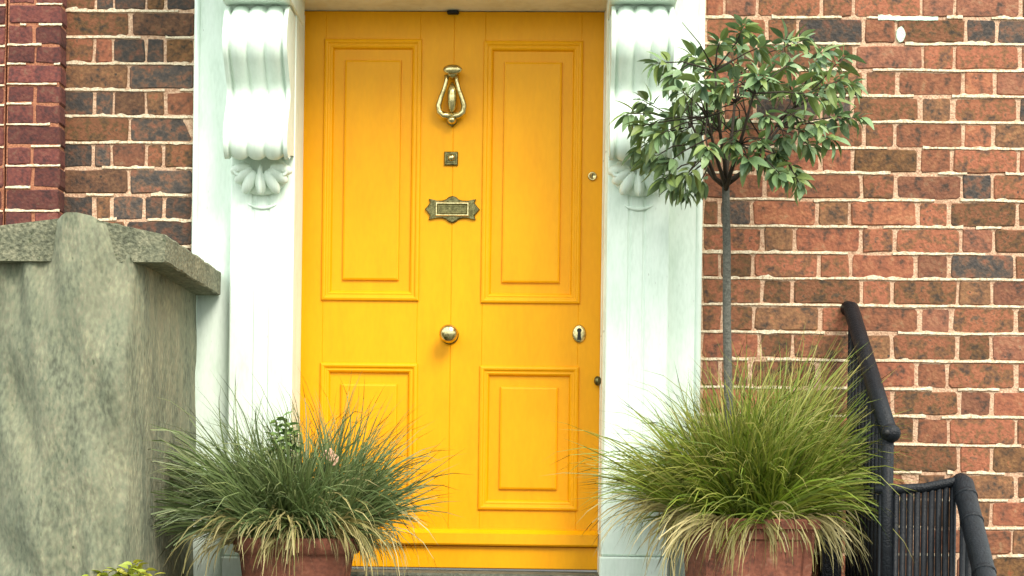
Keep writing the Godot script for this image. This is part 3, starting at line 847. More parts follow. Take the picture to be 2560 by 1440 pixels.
# ------------------------------------------------------------------ rendered flank wall
func build_flank():
	var xr := -1.272
	var xl := -1.79
	var zf := 0.89
	var zn := 0.075
	var ye := EYE.y + 0.80
	var yr := EYE.y + 0.853
	var ground := -1.36
	var w := thing("flank_wall", "thick grey-green cement-rendered wall with stone coping beside the steps", "wall", Vector3((xl + xr) * 0.5, ground, (zf + zn) * 0.5))
	var off := -w.position
	var n1 := FastNoiseLite.new()
	n1.seed = 5
	n1.frequency = 3.5
	n1.fractal_octaves = 4
	var n2 := FastNoiseLite.new()
	n2.seed = 8
	n2.frequency = 3.0
	n2.fractal_octaves = 2
	# end face: a rough mound of cement that leans against the end and climbs over the coping
	var end := smooth()
	var nx := 70
	var ny := 150
	var top := ye - 0.085
	var g := []
	for j in ny + 1:
		var row := []
		var y: float = lerp(ground, yr + 0.004, pow(float(j) / ny, 0.9))
		for i in nx + 1:
			var x: float = lerp(xl - 0.012, xr, float(i) / nx)
			var dn: float = clamp((yr - y) / 0.9, 0.0, 2.0)
			var xc := -1.475 + 0.02 * dn
			var dx: float = abs(x - xc)
			var spread: float = (0.15 if x > xc else 0.1) + 0.3 * sqrt(dn)
			var m: float = smoothstep(1.0, 0.1, dx / spread + n2.get_noise_2d(x * 1.6 + y * 0.4, y * 0.7) * 0.2)
			var z: float = zf + m * (0.085 + 0.06 * dn)
			# a second lower fold near the corner
			z += smoothstep(1.0, 0.0, abs(x - (xr - 0.055 - 0.03 * dn)) / 0.05) * 0.02 * smoothstep(0.1, 0.5, dn)
			z += n2.get_noise_3d(x * 1.8, y * 0.45 + x * 0.9, 1.0) * 0.04 + n1.get_noise_3d(x * 14.0, y * 11.0, 9.0) * 0.004
			var edge: float = smoothstep(xr - 0.03, xr, x)
			z = lerp(z, zf - 0.022, edge * edge)
			# beside the mound the end stops under the coping
			var yy: float = y
			var crest: float = yr + 0.004 - (dx * 0.19 if x > xc else dx * 0.3 + pow(max(0.0, dx - 0.05), 2.0) * 2.0) + n2.get_noise_2d(x * 4.0, 9.0) * 0.012
			if x > -1.33: crest = min(crest, lerp(crest, top, smoothstep(-1.33, -1.29, x)))
			yy = min(y, max(top + 0.004, crest))
			row.append(Vector3(x, yy, z) + off)
		g.append(row)
	for j in ny:
		for i in nx:
			quad(end, g[j][i], g[j][i + 1], g[j + 1][i + 1], g[j + 1][i], Vector3(0, 0, 1))
	done(end, M.render, "rough_end", w)
	# flank facing the steps
	var fl := smooth()
	var f := []
	for j in 61:
		var row := []
		for i in 25:
			var t := i / 24.0
			var y: float = lerp(ground, top + 0.003, j / 60.0)
			var z: float = lerp(zf - 0.022, zn, t)
			var x: float = xr + n1.get_noise_3d(z * 3.0, y * 1.2, 20.0) * 0.008 + n1.get_noise_3d(z * 16.0, y * 9.0, 33.0) * 0.0018
			x -= 0.004 * exp(-pow((z - 0.62) / 0.05, 2.0))
			if i == 0: x = xr
			row.append(Vector3(x, y, z) + off)
		f.append(row)
	for j in 60:
		for i in 24: quad(fl, f[j][i], f[j][i + 1], f[j + 1][i + 1], f[j + 1][i], Vector3(1, 0, 0))
	done(fl, M.render, "flank_face", w)
	box_part("core", w, Vector3(xl, ground, zn) + off, Vector3(xr - 0.014, top, zf - 0.05) + off, M.render, 0.004)
	# saddle-backed coping in two stones
	var cx0 := -1.9
	var cx1 := -1.19
	var xm := -1.468
	for seg in [[0.058, 0.5], [0.504, 0.935]]:
		var st := flat()
		var pr := [Vector2(cx0, ye - 0.084), Vector2(cx0, ye - 0.006), Vector2(cx0 + 0.008, ye), Vector2(xm - 0.02, yr), Vector2(xm + 0.02, yr), Vector2(cx1 - 0.008, ye + 0.002), Vector2(cx1, ye - 0.006), Vector2(cx1, ye - 0.08), Vector2(cx1 - 0.006, ye - 0.084)]
		var nz := 14
		var rings := []
		for k in nz + 1:
			var z: float = lerp(seg[0], seg[1], float(k) / nz)
			var ring := []
			for i in pr.size():
				var p: Vector2 = pr[i]
				var e := 0.004 if (k == 0 or k == nz) else 0.0
				var c := Vector2(xm, ye - 0.03)
				var q := p + (c - p).normalized() * e
				q += Vector2(n1.get_noise_3d(i * 7.0, z * 5.0, 50.0), n1.get_noise_3d(i * 7.0, z * 5.0, 70.0)) * 0.006
				ring.append(Vector3(q.x, q.y, z) + off)
			rings.append(ring)
		var cen := Vector3(xm, ye - 0.03, 0) + off
		for k in nz:
			for i in pr.size():
				var i2 := (i + 1) % pr.size()
				var o: Vector3 = (rings[k][i] + rings[k][i2]) * 0.5 - cen
				o.z = 0
				o.x *= 0.12
				if i == 1 or i == 0 or i == 6 or i == 7: o = Vector3(sign(pr[i].x - xm), 0, 0) if i != 7 else Vector3(0, -1, 0)
				if i == 8: o = Vector3(0, -1, 0)
				quad(st, rings[k][i], rings[k][i2], rings[k + 1][i2], rings[k + 1][i], o)
		for e in [0, nz]:
			for i in range(1, pr.size() - 1):
				tri(st, rings[e][0], rings[e][i], rings[e][i + 1], Vector3(0, 0, -1 if e == 0 else 1))
		done(st, M.coping, "coping_stone", w)

# ------------------------------------------------------------------ ground, steps
func build_ground():
	var st := flat()
	quad(st, Vector3(-60, -1.37, -20), Vector3(60, -1.37, -20), Vector3(60, -1.37, 60), Vector3(-60, -1.37, 60), Vector3(0, 1, 0))
	struct(st, M.paving, "ground")
	var t := flat()
	cbox(t, Vector3(M.door[0] - 0.03, -0.17, -0.3), Vector3(M.door[1] + 0.03, 0.0, 0.135), 0.008)
	struct(t, M.stone, "threshold")
	var l := flat()
	cbox(l, Vector3(-1.262, -1.37, -0.02), Vector3(1.06, -0.171, 0.98), 0.01)
	struct(l, M.stone, "landing")
	for k in 6:
		var s := flat()
		cbox(s, Vector3(-1.262, -1.37, 0.984 + 0.27 * k), Vector3(1.06, -0.171 - 0.171 * (k + 1), 0.98 + 0.27 * (k + 1)), 0.01)
		struct(s, M.stone, "step" if k == 0 else "step_%03d" % k)

# ------------------------------------------------------------------ railing
func build_railing():
	var r := thing("iron_railing", "black painted iron stair railing with sloping handrails beside the steps", "railing", Vector3(1.03, -0.171, 0.5))
	var off := -r.position
	var e := EYE.y
	var A := at(2128, 772, 0.03)
	var B := at(2222, 1082, 0.7)
	var C := Vector3(B.x - 0.012, 0, 0.7)
	var low0 := at(2196, 1226, 0.7)
	var low1 := at(2310, 1220, 0.7)
	var low2 := at(2392, 1204, 0.7)
	var D := at(2408, 1212, 0.705)
	var E := at(2462, 1440, 1.04)
	var dirv := (E - D).normalized()
	var Fp: Vector3 = E + dirv * 0.75
	var hr := func(called: String, pts: Array, rad: float, sy := 1.0):
		var st := smooth()
		var rr := []
		for p in pts: rr.append(rad)
		var pp := []
		for p in pts: pp.append(p + off)
		tube(st, pp, rr, 14)
		done(st, M.iron, called, r)
	hr.call("handrail", [A + Vector3(-0.008, 0.004, -0.028), A, A.lerp(B, 0.35), A.lerp(B, 0.7), B], 0.027)
	hr.call("handrail", [low0 + Vector3(-0.012, 0.004, 0), low0.lerp(low1, 0.5), low1, low2 + Vector3(-0.02, -0.004, 0), low2], 0.0155)
	hr.call("handrail", [D + Vector3(-0.006, 0.006, -0.02), D, D.lerp(E, 0.5), E, Fp], 0.033)
	# collars on the lower handrail
	for q in [0.14, 0.42, 0.97]:
		var p: Vector3 = D.lerp(E, q)
		hr.call("collar", [p - dirv * 0.007, p, p + dirv * 0.007], 0.0352)
	# ball at the foot of the upper handrail
	var bb := smooth()
	blob(bb, B + Vector3(0.004, -0.002, 0.012) + off, Vector3(0.031, 0, 0), Vector3(0, 0.03, 0), Vector3(0, 0, 0.03), 16, 10)
	done(bb, M.iron, "ball_end", r)
	var hole := smooth()
	blob(hole, B + Vector3(-0.012, -0.001, 0.038) + off, Vector3(0.009, 0, 0), Vector3(0, 0.01, 0), Vector3(0, 0, 0.006), 10, 6)
	done(hole, M.black, "bolt", r)
	var bar := func(called: String, x: float, z: float, y0: float, y1: float, rad: float):
		var st := smooth()
		tube(st, [Vector3(x, y0, z) + off, Vector3(x, (y0 + y1) * 0.5, z) + off, Vector3(x, y1, z) + off], [rad, rad, rad], 8)
		done(st, M.iron, called, r)
	var foot := -0.172
	bar.call("post", B.x - 0.004, 0.705, foot, B.y, 0.0195)
	# balusters below the upper handrail
	for k in 11:
		var t := (k + 0.4) / 11.0
		var p: Vector3 = A.lerp(B, t)
		bar.call("baluster", p.x - 0.004, p.z, foot, p.y - 0.01, 0.0105)
	# balusters of the short return
	for k in 11:
		var t := (k + 0.5) / 11.0
		var p: Vector3 = low0.lerp(low2, t)
		bar.call("baluster", p.x, 0.7, -1.37, p.y - 0.004 + 0.02 * (t * t - t), 0.0105)
	# balusters of the lower flight
	for k in 10:
		var p: Vector3 = D.lerp(Fp, (k + 0.3) / 10.0)
		bar.call("baluster", p.x - 0.004, p.z, -1.37, p.y - 0.01, 0.0105)
	# flat bottom rail and wall plate
	box_part("bottom_rail", r, Vector3(A.x - 0.018, -0.1, 0.01) + off, Vector3(A.x + 0.01, -0.085, 0.7) + off, M.iron, 0.002)
	box_part("bottom_rail", r, Vector3(low0.x, -0.42, 0.692) + off, Vector3(low2.x, -0.405, 0.708) + off, M.iron, 0.002)
	box_part("newel", r, Vector3(A.x - 0.1, foot, 0.012) + off, Vector3(A.x - 0.025, at(2080, 1250, 0.05).y, 0.06) + off, M.iron, 0.006)

# ------------------------------------------------------------------ plants
func blade(st: SurfaceTool, base: Vector3, dir: Vector3, ln: float, droop: float, wid: float, col: Color, tipcol: Color, kink := 0.0, curl := Vector3.ZERO):
	var n := 7
	var p := base
	var d := dir
	var side := d.cross(Vector3(rng.randf_range(-1, 1), rng.randf_range(-0.3, 0.3), rng.randf_range(-1, 1))).normalized()
	var prev_l := Vector3()
	var prev_r := Vector3()
	var prev_c := col
	for i in n + 1:
		var t := float(i) / n
		var w: float = wid * (0.55 + 0.45 * sin(min(t * 3.0, 1.57))) * (1.0 - pow(t, 2.2))
		var c := col.lerp(tipcol, t * t)
		var a := p - side * w * 0.5
		var b := p + side * w * 0.5
		if i > 0:
			var nn := (b - a).cross(a - prev_l).normalized()
			for e in [[prev_l, prev_c], [a, c], [b, c], [prev_l, prev_c], [b, c], [prev_r, prev_c]]:
				st.set_color(e[1])
				st.set_normal(nn)
				st.add_vertex(e[0])
		prev_l = a
		prev_r = b
		prev_c = c
		p += d * ln / n
		d = (d + Vector3(0, -droop * (0.35 + 1.3 * t) / n * 1.7, 0) + curl * t / n * 1.6).normalized()
		if kink > 0.0 and i == 3: d = (d + Vector3(rng.randf_range(-1, 1), -0.7, rng.randf_range(-0.6, 0.6)) * kink).normalized()
		side = (side - d * side.dot(d)).normalized()
func pick(cols: Array) -> Color:
	var c: Color = cols[rng.randi() % cols.size()]
	var v := rng.randf_range(0.75, 1.25)
	return Color(c.r * v, c.g * v, c.b * v)
func grass(g: Node3D, called: String, n: int, rx: float, rz: float, lean_lo: float, lean_hi: float, l_lo: float, l_hi: float, droop_lo: float, droop_hi: float, wid: float, cols: Array, tips: Array, bias := Vector3.ZERO, kink := 0.0):
	var st := SurfaceTool.new()
	st.begin(Mesh.PRIMITIVE_TRIANGLES)
	var made := 0
	while made < n:
		# a tuft: blades that share a foot, a lean and a bend
		var a := rng.randf() * TAU
		var rr := sqrt(rng.randf())
		var az := a + rng.randf_range(-1.0, 1.0)
		var lean: float = lerp(lean_lo, lean_hi, rng.randf() * (0.3 + 0.7 * rr))
		var td := Vector3(cos(az) * sin(lean), cos(lean), sin(az) * sin(lean)) + bias
		var tl := rng.randf_range(l_lo, l_hi)
		var tc := pick(cols)
		var tdr := rng.randf_range(droop_lo, droop_hi)
		var curl := Vector3(rng.randf_range(-1, 1), 0, rng.randf_range(-1, 1)) * 0.9
		for k in rng.randi_range(5, 26):
			var b := Vector3(cos(a) * rx * rr, rng.randf_range(-0.01, 0.02), sin(a) * rz * rr) + Vector3(rng.randf_range(-1, 1), 0, rng.randf_range(-1, 1)) * 0.014
			var d := td + Vector3(rng.randf_range(-1, 1), rng.randf_range(-1, 1), rng.randf_range(-1, 1)) * 0.18
			var c: Color = tc.lerp(pick(cols), 0.5)
			blade(st, b, d.normalized(), tl * rng.randf_range(0.6, 1.1), tdr * rng.randf_range(0.6, 1.5), wid * rng.randf_range(0.6, 1.4), c, pick(tips), kink * rng.randf(), curl + Vector3(rng.randf_range(-1, 1), 0, rng.randf_range(-1, 1)) * 0.4)
			made += 1
	var o := put(st.commit(), M.blade, called, g)
	o.set_meta("kind", "stuff")

func pot_square(called: String, label: String, c: Vector3, w: float, h: float, turn: float):
	var p := thing(called, label, "plant pot", c)
	p.rotation.y = turn
	var t := w * 0.5
	var b := t * 0.88
	var st := flat()
	# tapering body with recessed panels framed by corner strips
	for k in 4:
		var q := Basis(Vector3.UP, k * PI / 2)
		var o := q * Vector3(0, 0, 1)
		var f := func(x: float, y: float, z: float) -> Vector3:
			var s: float = lerp(b, t, y / h) / t
			return q * Vector3(x * s, y, (t + z) * s)
		var m := 0.03
		quad(st, f.call(-t, 0, 0), f.call(-t + m, m, 0), f.call(-t + m, h - m, 0), f.call(-t, h, 0), o)
		quad(st, f.call(t, 0, 0), f.call(t - m, m, 0), f.call(t - m, h - m, 0), f.call(t, h, 0), o)
		quad(st, f.call(-t, 0, 0), f.call(t, 0, 0), f.call(t - m, m, 0), f.call(-t + m, m, 0), o)
		quad(st, f.call(-t, h, 0), f.call(t, h, 0), f.call(t - m, h - m, 0), f.call(-t + m, h - m, 0), o)
		var i0 := [f.call(-t + m, m, 0), f.call(t - m, m, 0), f.call(t - m, h - m, 0), f.call(-t + m, h - m, 0)]
		var i1 := [f.call(-t + m + 0.006, m + 0.006, -0.007), f.call(t - m - 0.006, m + 0.006, -0.007), f.call(t - m - 0.006, h - m - 0.006, -0.007), f.call(-t + m + 0.006, h - m - 0.006, -0.007)]
		for e in 4: quad(st, i0[e], i0[(e + 1) % 4], i1[(e + 1) % 4], i1[e], o)
		quad(st, i1[0], i1[1], i1[2], i1[3], o)
	quad(st, Vector3(-b, 0.0, -b), Vector3(b, 0.0, -b), Vector3(b, 0.0, b), Vector3(-b, 0.0, b), Vector3(0, -1, 0))
	done(st, M.terra, "body", p)
	var rm := flat()
	for k in 4:
		var q := Basis(Vector3.UP, k * PI / 2)
		var prof := [[t - 0.004, h - 0.002], [t + 0.012, h + 0.004], [t + 0.014, h + 0.03], [t + 0.008, h + 0.036], [t - 0.022, h + 0.036], [t - 0.026, h - 0.01]]
		for i in prof.size() - 1:
			var a: Array = prof[i]
			var c2: Array = prof[i + 1]
			var o := q * Vector3(0, a[0] - c2[0], c2[1] - a[1])
			quad(rm, q * Vector3(-a[0], a[1], a[0]), q * Vector3(a[0], a[1], a[0]), q * Vector3(c2[0], c2[1], c2[0]), q * Vector3(-c2[0], c2[1], c2[0]), o)
	done(rm, M.terra, "rim", p)
	var so := flat()
	var ns := FastNoiseLite.new()
	ns.frequency = 12.0
	var nn := 10
	for j in nn:
		for i in nn:
			var v := []
			for e in [[0, 0], [1, 0], [1, 1], [0, 1]]:
				var x: float = lerp(-t + 0.024, t - 0.024, (i + e[0]) / float(nn))
				var z: float = lerp(-t + 0.024, t - 0.024, (j + e[1]) / float(nn))
				v.append(Vector3(x, h + 0.01 + ns.get_noise_2d(x, z) * 0.012, z))
			quad(so, v[0], v[1], v[2], v[3], Vector3(0, 1, 0))
	done(so, M.soil, "soil", p)
	return p

func pot_round(called: String, label: String, c: Vector3, r: float, h: float):
	var p := thing(called, label, "plant pot", c)
	var prof := [[0.0, 0.0], [r * 0.72, 0.0], [r * 0.78, 0.02], [r * 0.94, h * 0.8], [r * 0.95, h * 0.82], [r * 1.03, h * 0.835], [r * 1.05, h * 0.98], [r * 1.02, h], [r * 0.94, h], [r * 0.92, h * 0.92]]
	var st := smooth()
	var n := 40
	for i in prof.size() - 1:
		for k in n:
			var a := TAU * k / n
			var b := TAU * (k + 1) / n
			var da := Vector3(cos(a), 0, sin(a))
			var db := Vector3(cos(b), 0, sin(b))
			var y0 := Vector3(0, prof[i][1], 0)
			var y1 := Vector3(0, prof[i + 1][1], 0)
			var o: Vector3 = (da + db) * 0.5 * (prof[i + 1][1] - prof[i][1]) + Vector3(0, prof[i][0] - prof[i + 1][0], 0)
			if i == 0: tri(st, y0, y1 + da * prof[1][0], y1 + db * prof[1][0], Vector3(0, -1, 0))
			else: quad(st, y0 + da * prof[i][0], y0 + db * prof[i][0], y1 + db * prof[i + 1][0], y1 + da * prof[i + 1][0], o)
	done(st, M.terra, "body", p)
	var so := smooth()
	for k in n:
		var a := TAU * k / n
		var b := TAU * (k + 1) / n
		tri(so, Vector3(0, h * 0.95, 0), Vector3(cos(a) * r * 0.93, h * 0.925, sin(a) * r * 0.93), Vector3(cos(b) * r * 0.93, h * 0.925, sin(b) * r * 0.93), Vector3(0, 1, 0))
	done(so, M.soil, "soil", p)
	return p

# one leaf along +y from its stalk, folded on the midrib
var leaf_cache := []
func leaf_mesh(ln: float, wid: float, col: Color, under := 0.0) -> Mesh:
	var st := SurfaceTool.new()
	st.begin(Mesh.PRIMITIVE_TRIANGLES)
	var n := 5
	var bend := rng.randf_range(0.1, 0.45)
	var fold := rng.randf_range(0.1, 0.5)
	var rows := []
	for i in n + 1:
		var t := float(i) / n
		var w: float = wid * 0.5 * pow(sin(PI * pow(t, 0.8)), 0.75) if i > 0 and i < n else 0.0005
		var y := ln * t
		var z := -bend * ln * t * t
		rows.append([Vector3(-w, y, z + w * fold), Vector3(0, y, z), Vector3(w, y, z + w * fold)])
	for i in n:
		for k in 2:
			var a: Vector3 = rows[i][k]
			var b: Vector3 = rows[i][k + 1]
			var c: Vector3 = rows[i + 1][k + 1]
			var d: Vector3 = rows[i + 1][k]
			var nn := (b - a).cross(d - a)
			if nn.length() < 1e-9: nn = (c - b).cross(d - b)
			nn = nn.normalized()
			for v in [a, d, c, a, c, b]:
				st.set_color(col)
				st.set_normal(nn)
				st.add_vertex(v)
	return st.commit()
func leaf_pose(dir: Vector3, spin: float) -> Basis:
	var y := dir.normalized()
	var up := Vector3.UP if abs(y.y) < 0.95 else Vector3.RIGHT
	var x := y.cross(up).normalized()
	var z := x.cross(y)
	return Basis(x, y, z) * Basis(Vector3.UP, spin)

func build_tree():
	var zt := 0.36
	var foot := at(1822, 1300, zt)
	var fork := at(1814, 452, zt)
	var t := thing("standard_tree", "slender standard tree with loose rounded leafy crown growing from square pot", "tree", foot)
	var off := -foot
	var st := smooth()
	tube(st, [foot + Vector3(0, -0.02, 0) + off, at(1821, 1000, zt) + off, at(1817, 800, zt) + off, at(1817, 620, zt) + off, fork + off], [0.0155, 0.0145, 0.014, 0.0135, 0.0125], 12)
	done(st, M.bark, "trunk", t)
	# clusters of leaves seen in the photograph; depth spread through a rounded crown
	var cl := [[1860, 62], [1800, 105], [1845, 110], [1905, 115], [1960, 100], [2012, 100], [2055, 130], [2108, 140], [1640, 158], [1680, 190], [1726, 140], [1770, 165], [1835, 165], [1895, 190], [1975, 160], [2040, 180], [2100, 200], [2138, 210], [2150, 292], [2105, 290], [2080, 255], [2020, 235], [1950, 225], [1880, 245], [1812, 215], [1785, 285], [1850, 305], [1915, 295], [1985, 290], [2050, 315], [2085, 350], [2030, 370], [1960, 350], [1900, 355], [1985, 430], [1955, 440], [2002, 465], [1945, 395], [1570, 285], [1605, 250], [1602, 315], [1645, 300], [1690, 290], [1700, 225], [1725, 250], [1590, 378], [1625, 400], [1665, 410], [1690, 360], [1742, 345], [1770, 385], [1655, 452], [1680, 470], [1712, 440], [1712, 490], [1745, 465], [1640, 340], [1702, 330], [1755, 310], [1870, 400], [1830, 360], [1925, 200], [1865, 205], [1790, 235], [1985, 215], [2060, 225], [2010, 330], [1930, 420], [1745, 205]]
	var cen := at(1850, 275, zt)
	var limbs := []
	for q in [[1770, 400, 0.03], [1748, 395, -0.08], [1830, 330, -0.1], [1800, 330, 0.1], [1880, 400, 0.05], [1905, 375, -0.04], [1850, 360, 0.14], [1790, 390, 0.12]]:
		var e := at(q[0], q[1], zt + q[2])
		var up := e + (e - fork) * 0.9 + Vector3(0, 0.05, 0)
		var ls := smooth()
		var m := fork.lerp(e, 0.5) + Vector3(0, -0.006, 0)
		var root := fork + Vector3(0, rng.randf_range(-0.035, 0.0), 0)
		m = root.lerp(e, 0.45) + Vector3(rng.randf_range(-0.008, 0.008), -0.012, 0.0)
		tube(ls, [root + off, m + off, e + off, up + off], [0.0085, 0.007, 0.0055, 0.0035], 8)
		done(ls, M.twig, "limb", t)
		limbs.append(e)
		limbs.append(up)
		limbs.append(e.lerp(up, 0.5))
	var leaves := []
	var tw := smooth()
	for q in cl:
		var x := at(q[0], q[1], zt)
		var dd := Vector2(x.x - cen.x, x.y - cen.y)
		var room: float = sqrt(max(0.012, 1.0 - pow(dd.x / 0.46, 2.0) - pow(dd.y / 0.36, 2.0))) * 0.36
		var z: float = zt + rng.randf_range(-1.0, 1.0) * room
		if rng.randf() < 0.4: z = zt + room * rng.randf_range(0.5, 1.0)
		var tip := at(q[0], q[1], z)
		# twig from the nearest limb point
		var best: Vector3 = limbs[0]
		for l in limbs:
			if l.distance_to(tip) < best.distance_to(tip): best = l
		var m := best.lerp(tip, 0.55) + Vector3(rng.randf_range(-0.02, 0.02), rng.randf_range(-0.005, 0.03), rng.randf_range(-0.02, 0.02))
		tube(tw, [best + off, m + off, tip + off], [0.0032, 0.0024, 0.0015], 6)
		var out := (tip - m).normalized()
		var n := rng.randi_range(14, 20)
		for k in n:
			var a := TAU * k * 0.382 + rng.randf_range(-0.3, 0.3)
			var back := float(k) / n
			var b: Vector3 = tip.lerp(m, back * 0.55)
			var s1 := out.cross(Vector3(0.3, 0.9, 0.2)).normalized()
			var s2 := out.cross(s1)
			var spread: float = lerp(0.7, 1.7, back * rng.randf_range(0.6, 1.2))
			var dir := out * (1.1 - 0.9 * back) + (s1 * cos(a) + s2 * sin(a)) * spread + Vector3(0, -0.45, 0)
			leaves.append([b + dir.normalized() * 0.006, dir.normalized(), rng.randf_range(0.8, 1.25)])
	# bare inner twigs
	for k in 46:
		var b: Vector3 = limbs[rng.randi() % limbs.size()]
		var e := b + Vector3(rng.randf_range(-0.14, 0.14), rng.randf_range(-0.02, 0.17), rng.randf_range(-0.14, 0.14))
		tube(tw, [b + off, b.lerp(e, 0.5) + Vector3(rng.randf_range(-0.015, 0.015), 0.01, 0) + off, e + off], [0.0028, 0.002, 0.001], 5)
	var two := done(tw, M.twig, "twigs", t)
	two.set_meta("kind", "stuff")
	var cols := [Color(0.1, 0.17, 0.075), Color(0.13, 0.21, 0.085), Color(0.16, 0.24, 0.11), Color(0.08, 0.14, 0.068), Color(0.22, 0.29, 0.15), Color(0.18, 0.26, 0.1), Color(0.2, 0.27, 0.075)]
	var vars := []
	for k in 16: vars.append(leaf_mesh(rng.randf_range(0.04, 0.062), rng.randf_range(0.017, 0.026), pick(cols)))
	var crown := sub("crown", t)
	leaves.sort_custom(func(a, b): return a[0].z > b[0].z)
	var rest := SurfaceTool.new()
	rest.begin(Mesh.PRIMITIVE_TRIANGLES)
	for i in leaves.size():
		var l: Array = leaves[i]
		var tr := Transform3D(leaf_pose(l[1], rng.randf_range(-0.9, 0.9)).scaled(Vector3.ONE * l[2] * rng.randf_range(0.75, 1.25)), l[0] + off)
		if i < 295:
			var o := put(vars[i % 16], M.leaf, "leaf", crown)
			o.transform = tr
		else: rest.append_from(vars[i % 16], 0, tr)
	var ro := put(rest.commit(), M.leaf, "far_leaves", crown)
	ro.set_meta("kind", "stuff")

func sprig_plant(called: String, label: String, cat: String, foot: Vector3, tips: Array, cols: Array, ln: float, wid: float, per: int, flowers := []):
	var g := thing(called, label, cat, foot)
	var tw := smooth()
	var vars := []
	for k in 5: vars.append(leaf_mesh(ln * rng.randf_range(0.85, 1.2), wid * rng.randf_range(0.85, 1.2), pick(cols)))
	for tip in tips:
		var e: Vector3 = tip - foot
		var m := e * 0.55 + Vector3(rng.randf_range(-0.01, 0.01), 0, rng.randf_range(-0.01, 0.01))
		tube(tw, [Vector3.ZERO, m, e], [0.0026, 0.002, 0.0012], 6)
		for k in per:
			var f := 1.0 - 0.5 * k / per
			var b := e.lerp(m, min(1.0, 0.075 / max(0.01, (e - m).length())) * k / per)
			var a := k * 2.4
			var o := put(vars[k % 5], M.leaf, "leaf", g)
			o.transform = Transform3D(leaf_pose(Vector3(cos(a), rng.randf_range(-0.3, 1.1), sin(a)), rng.randf_range(-0.9, 0.9)), b)
	var tm := done(tw, M.twig, "stems", g)
	for fl in flowers:
		var fs := smooth()
		var c: Vector3 = fl - foot
		for k in 6:
			var a := TAU * k / 6.0 + 0.3
			var d := Vector3(cos(a), sin(a), 0.25)
			blob(fs, c + d * 0.009 * rng.randf_range(0.8, 1.2), Vector3(-sin(a), cos(a), 0) * 0.009, d * 0.01, Vector3(0, 0, 0.003), 8, 6)
		blob(fs, c + Vector3(0, 0, 0.006), Vector3(0.006, 0, 0), Vector3(0, 0.006, 0), Vector3(0, 0, 0.005), 8, 6)
		done(fs, M.petal, "flower", g)
		var stem := smooth()
		tube(stem, [Vector3.ZERO, c * 0.5, c], [0.002, 0.0018, 0.0014], 6)
		done(stem, M.twig, "stem", g)

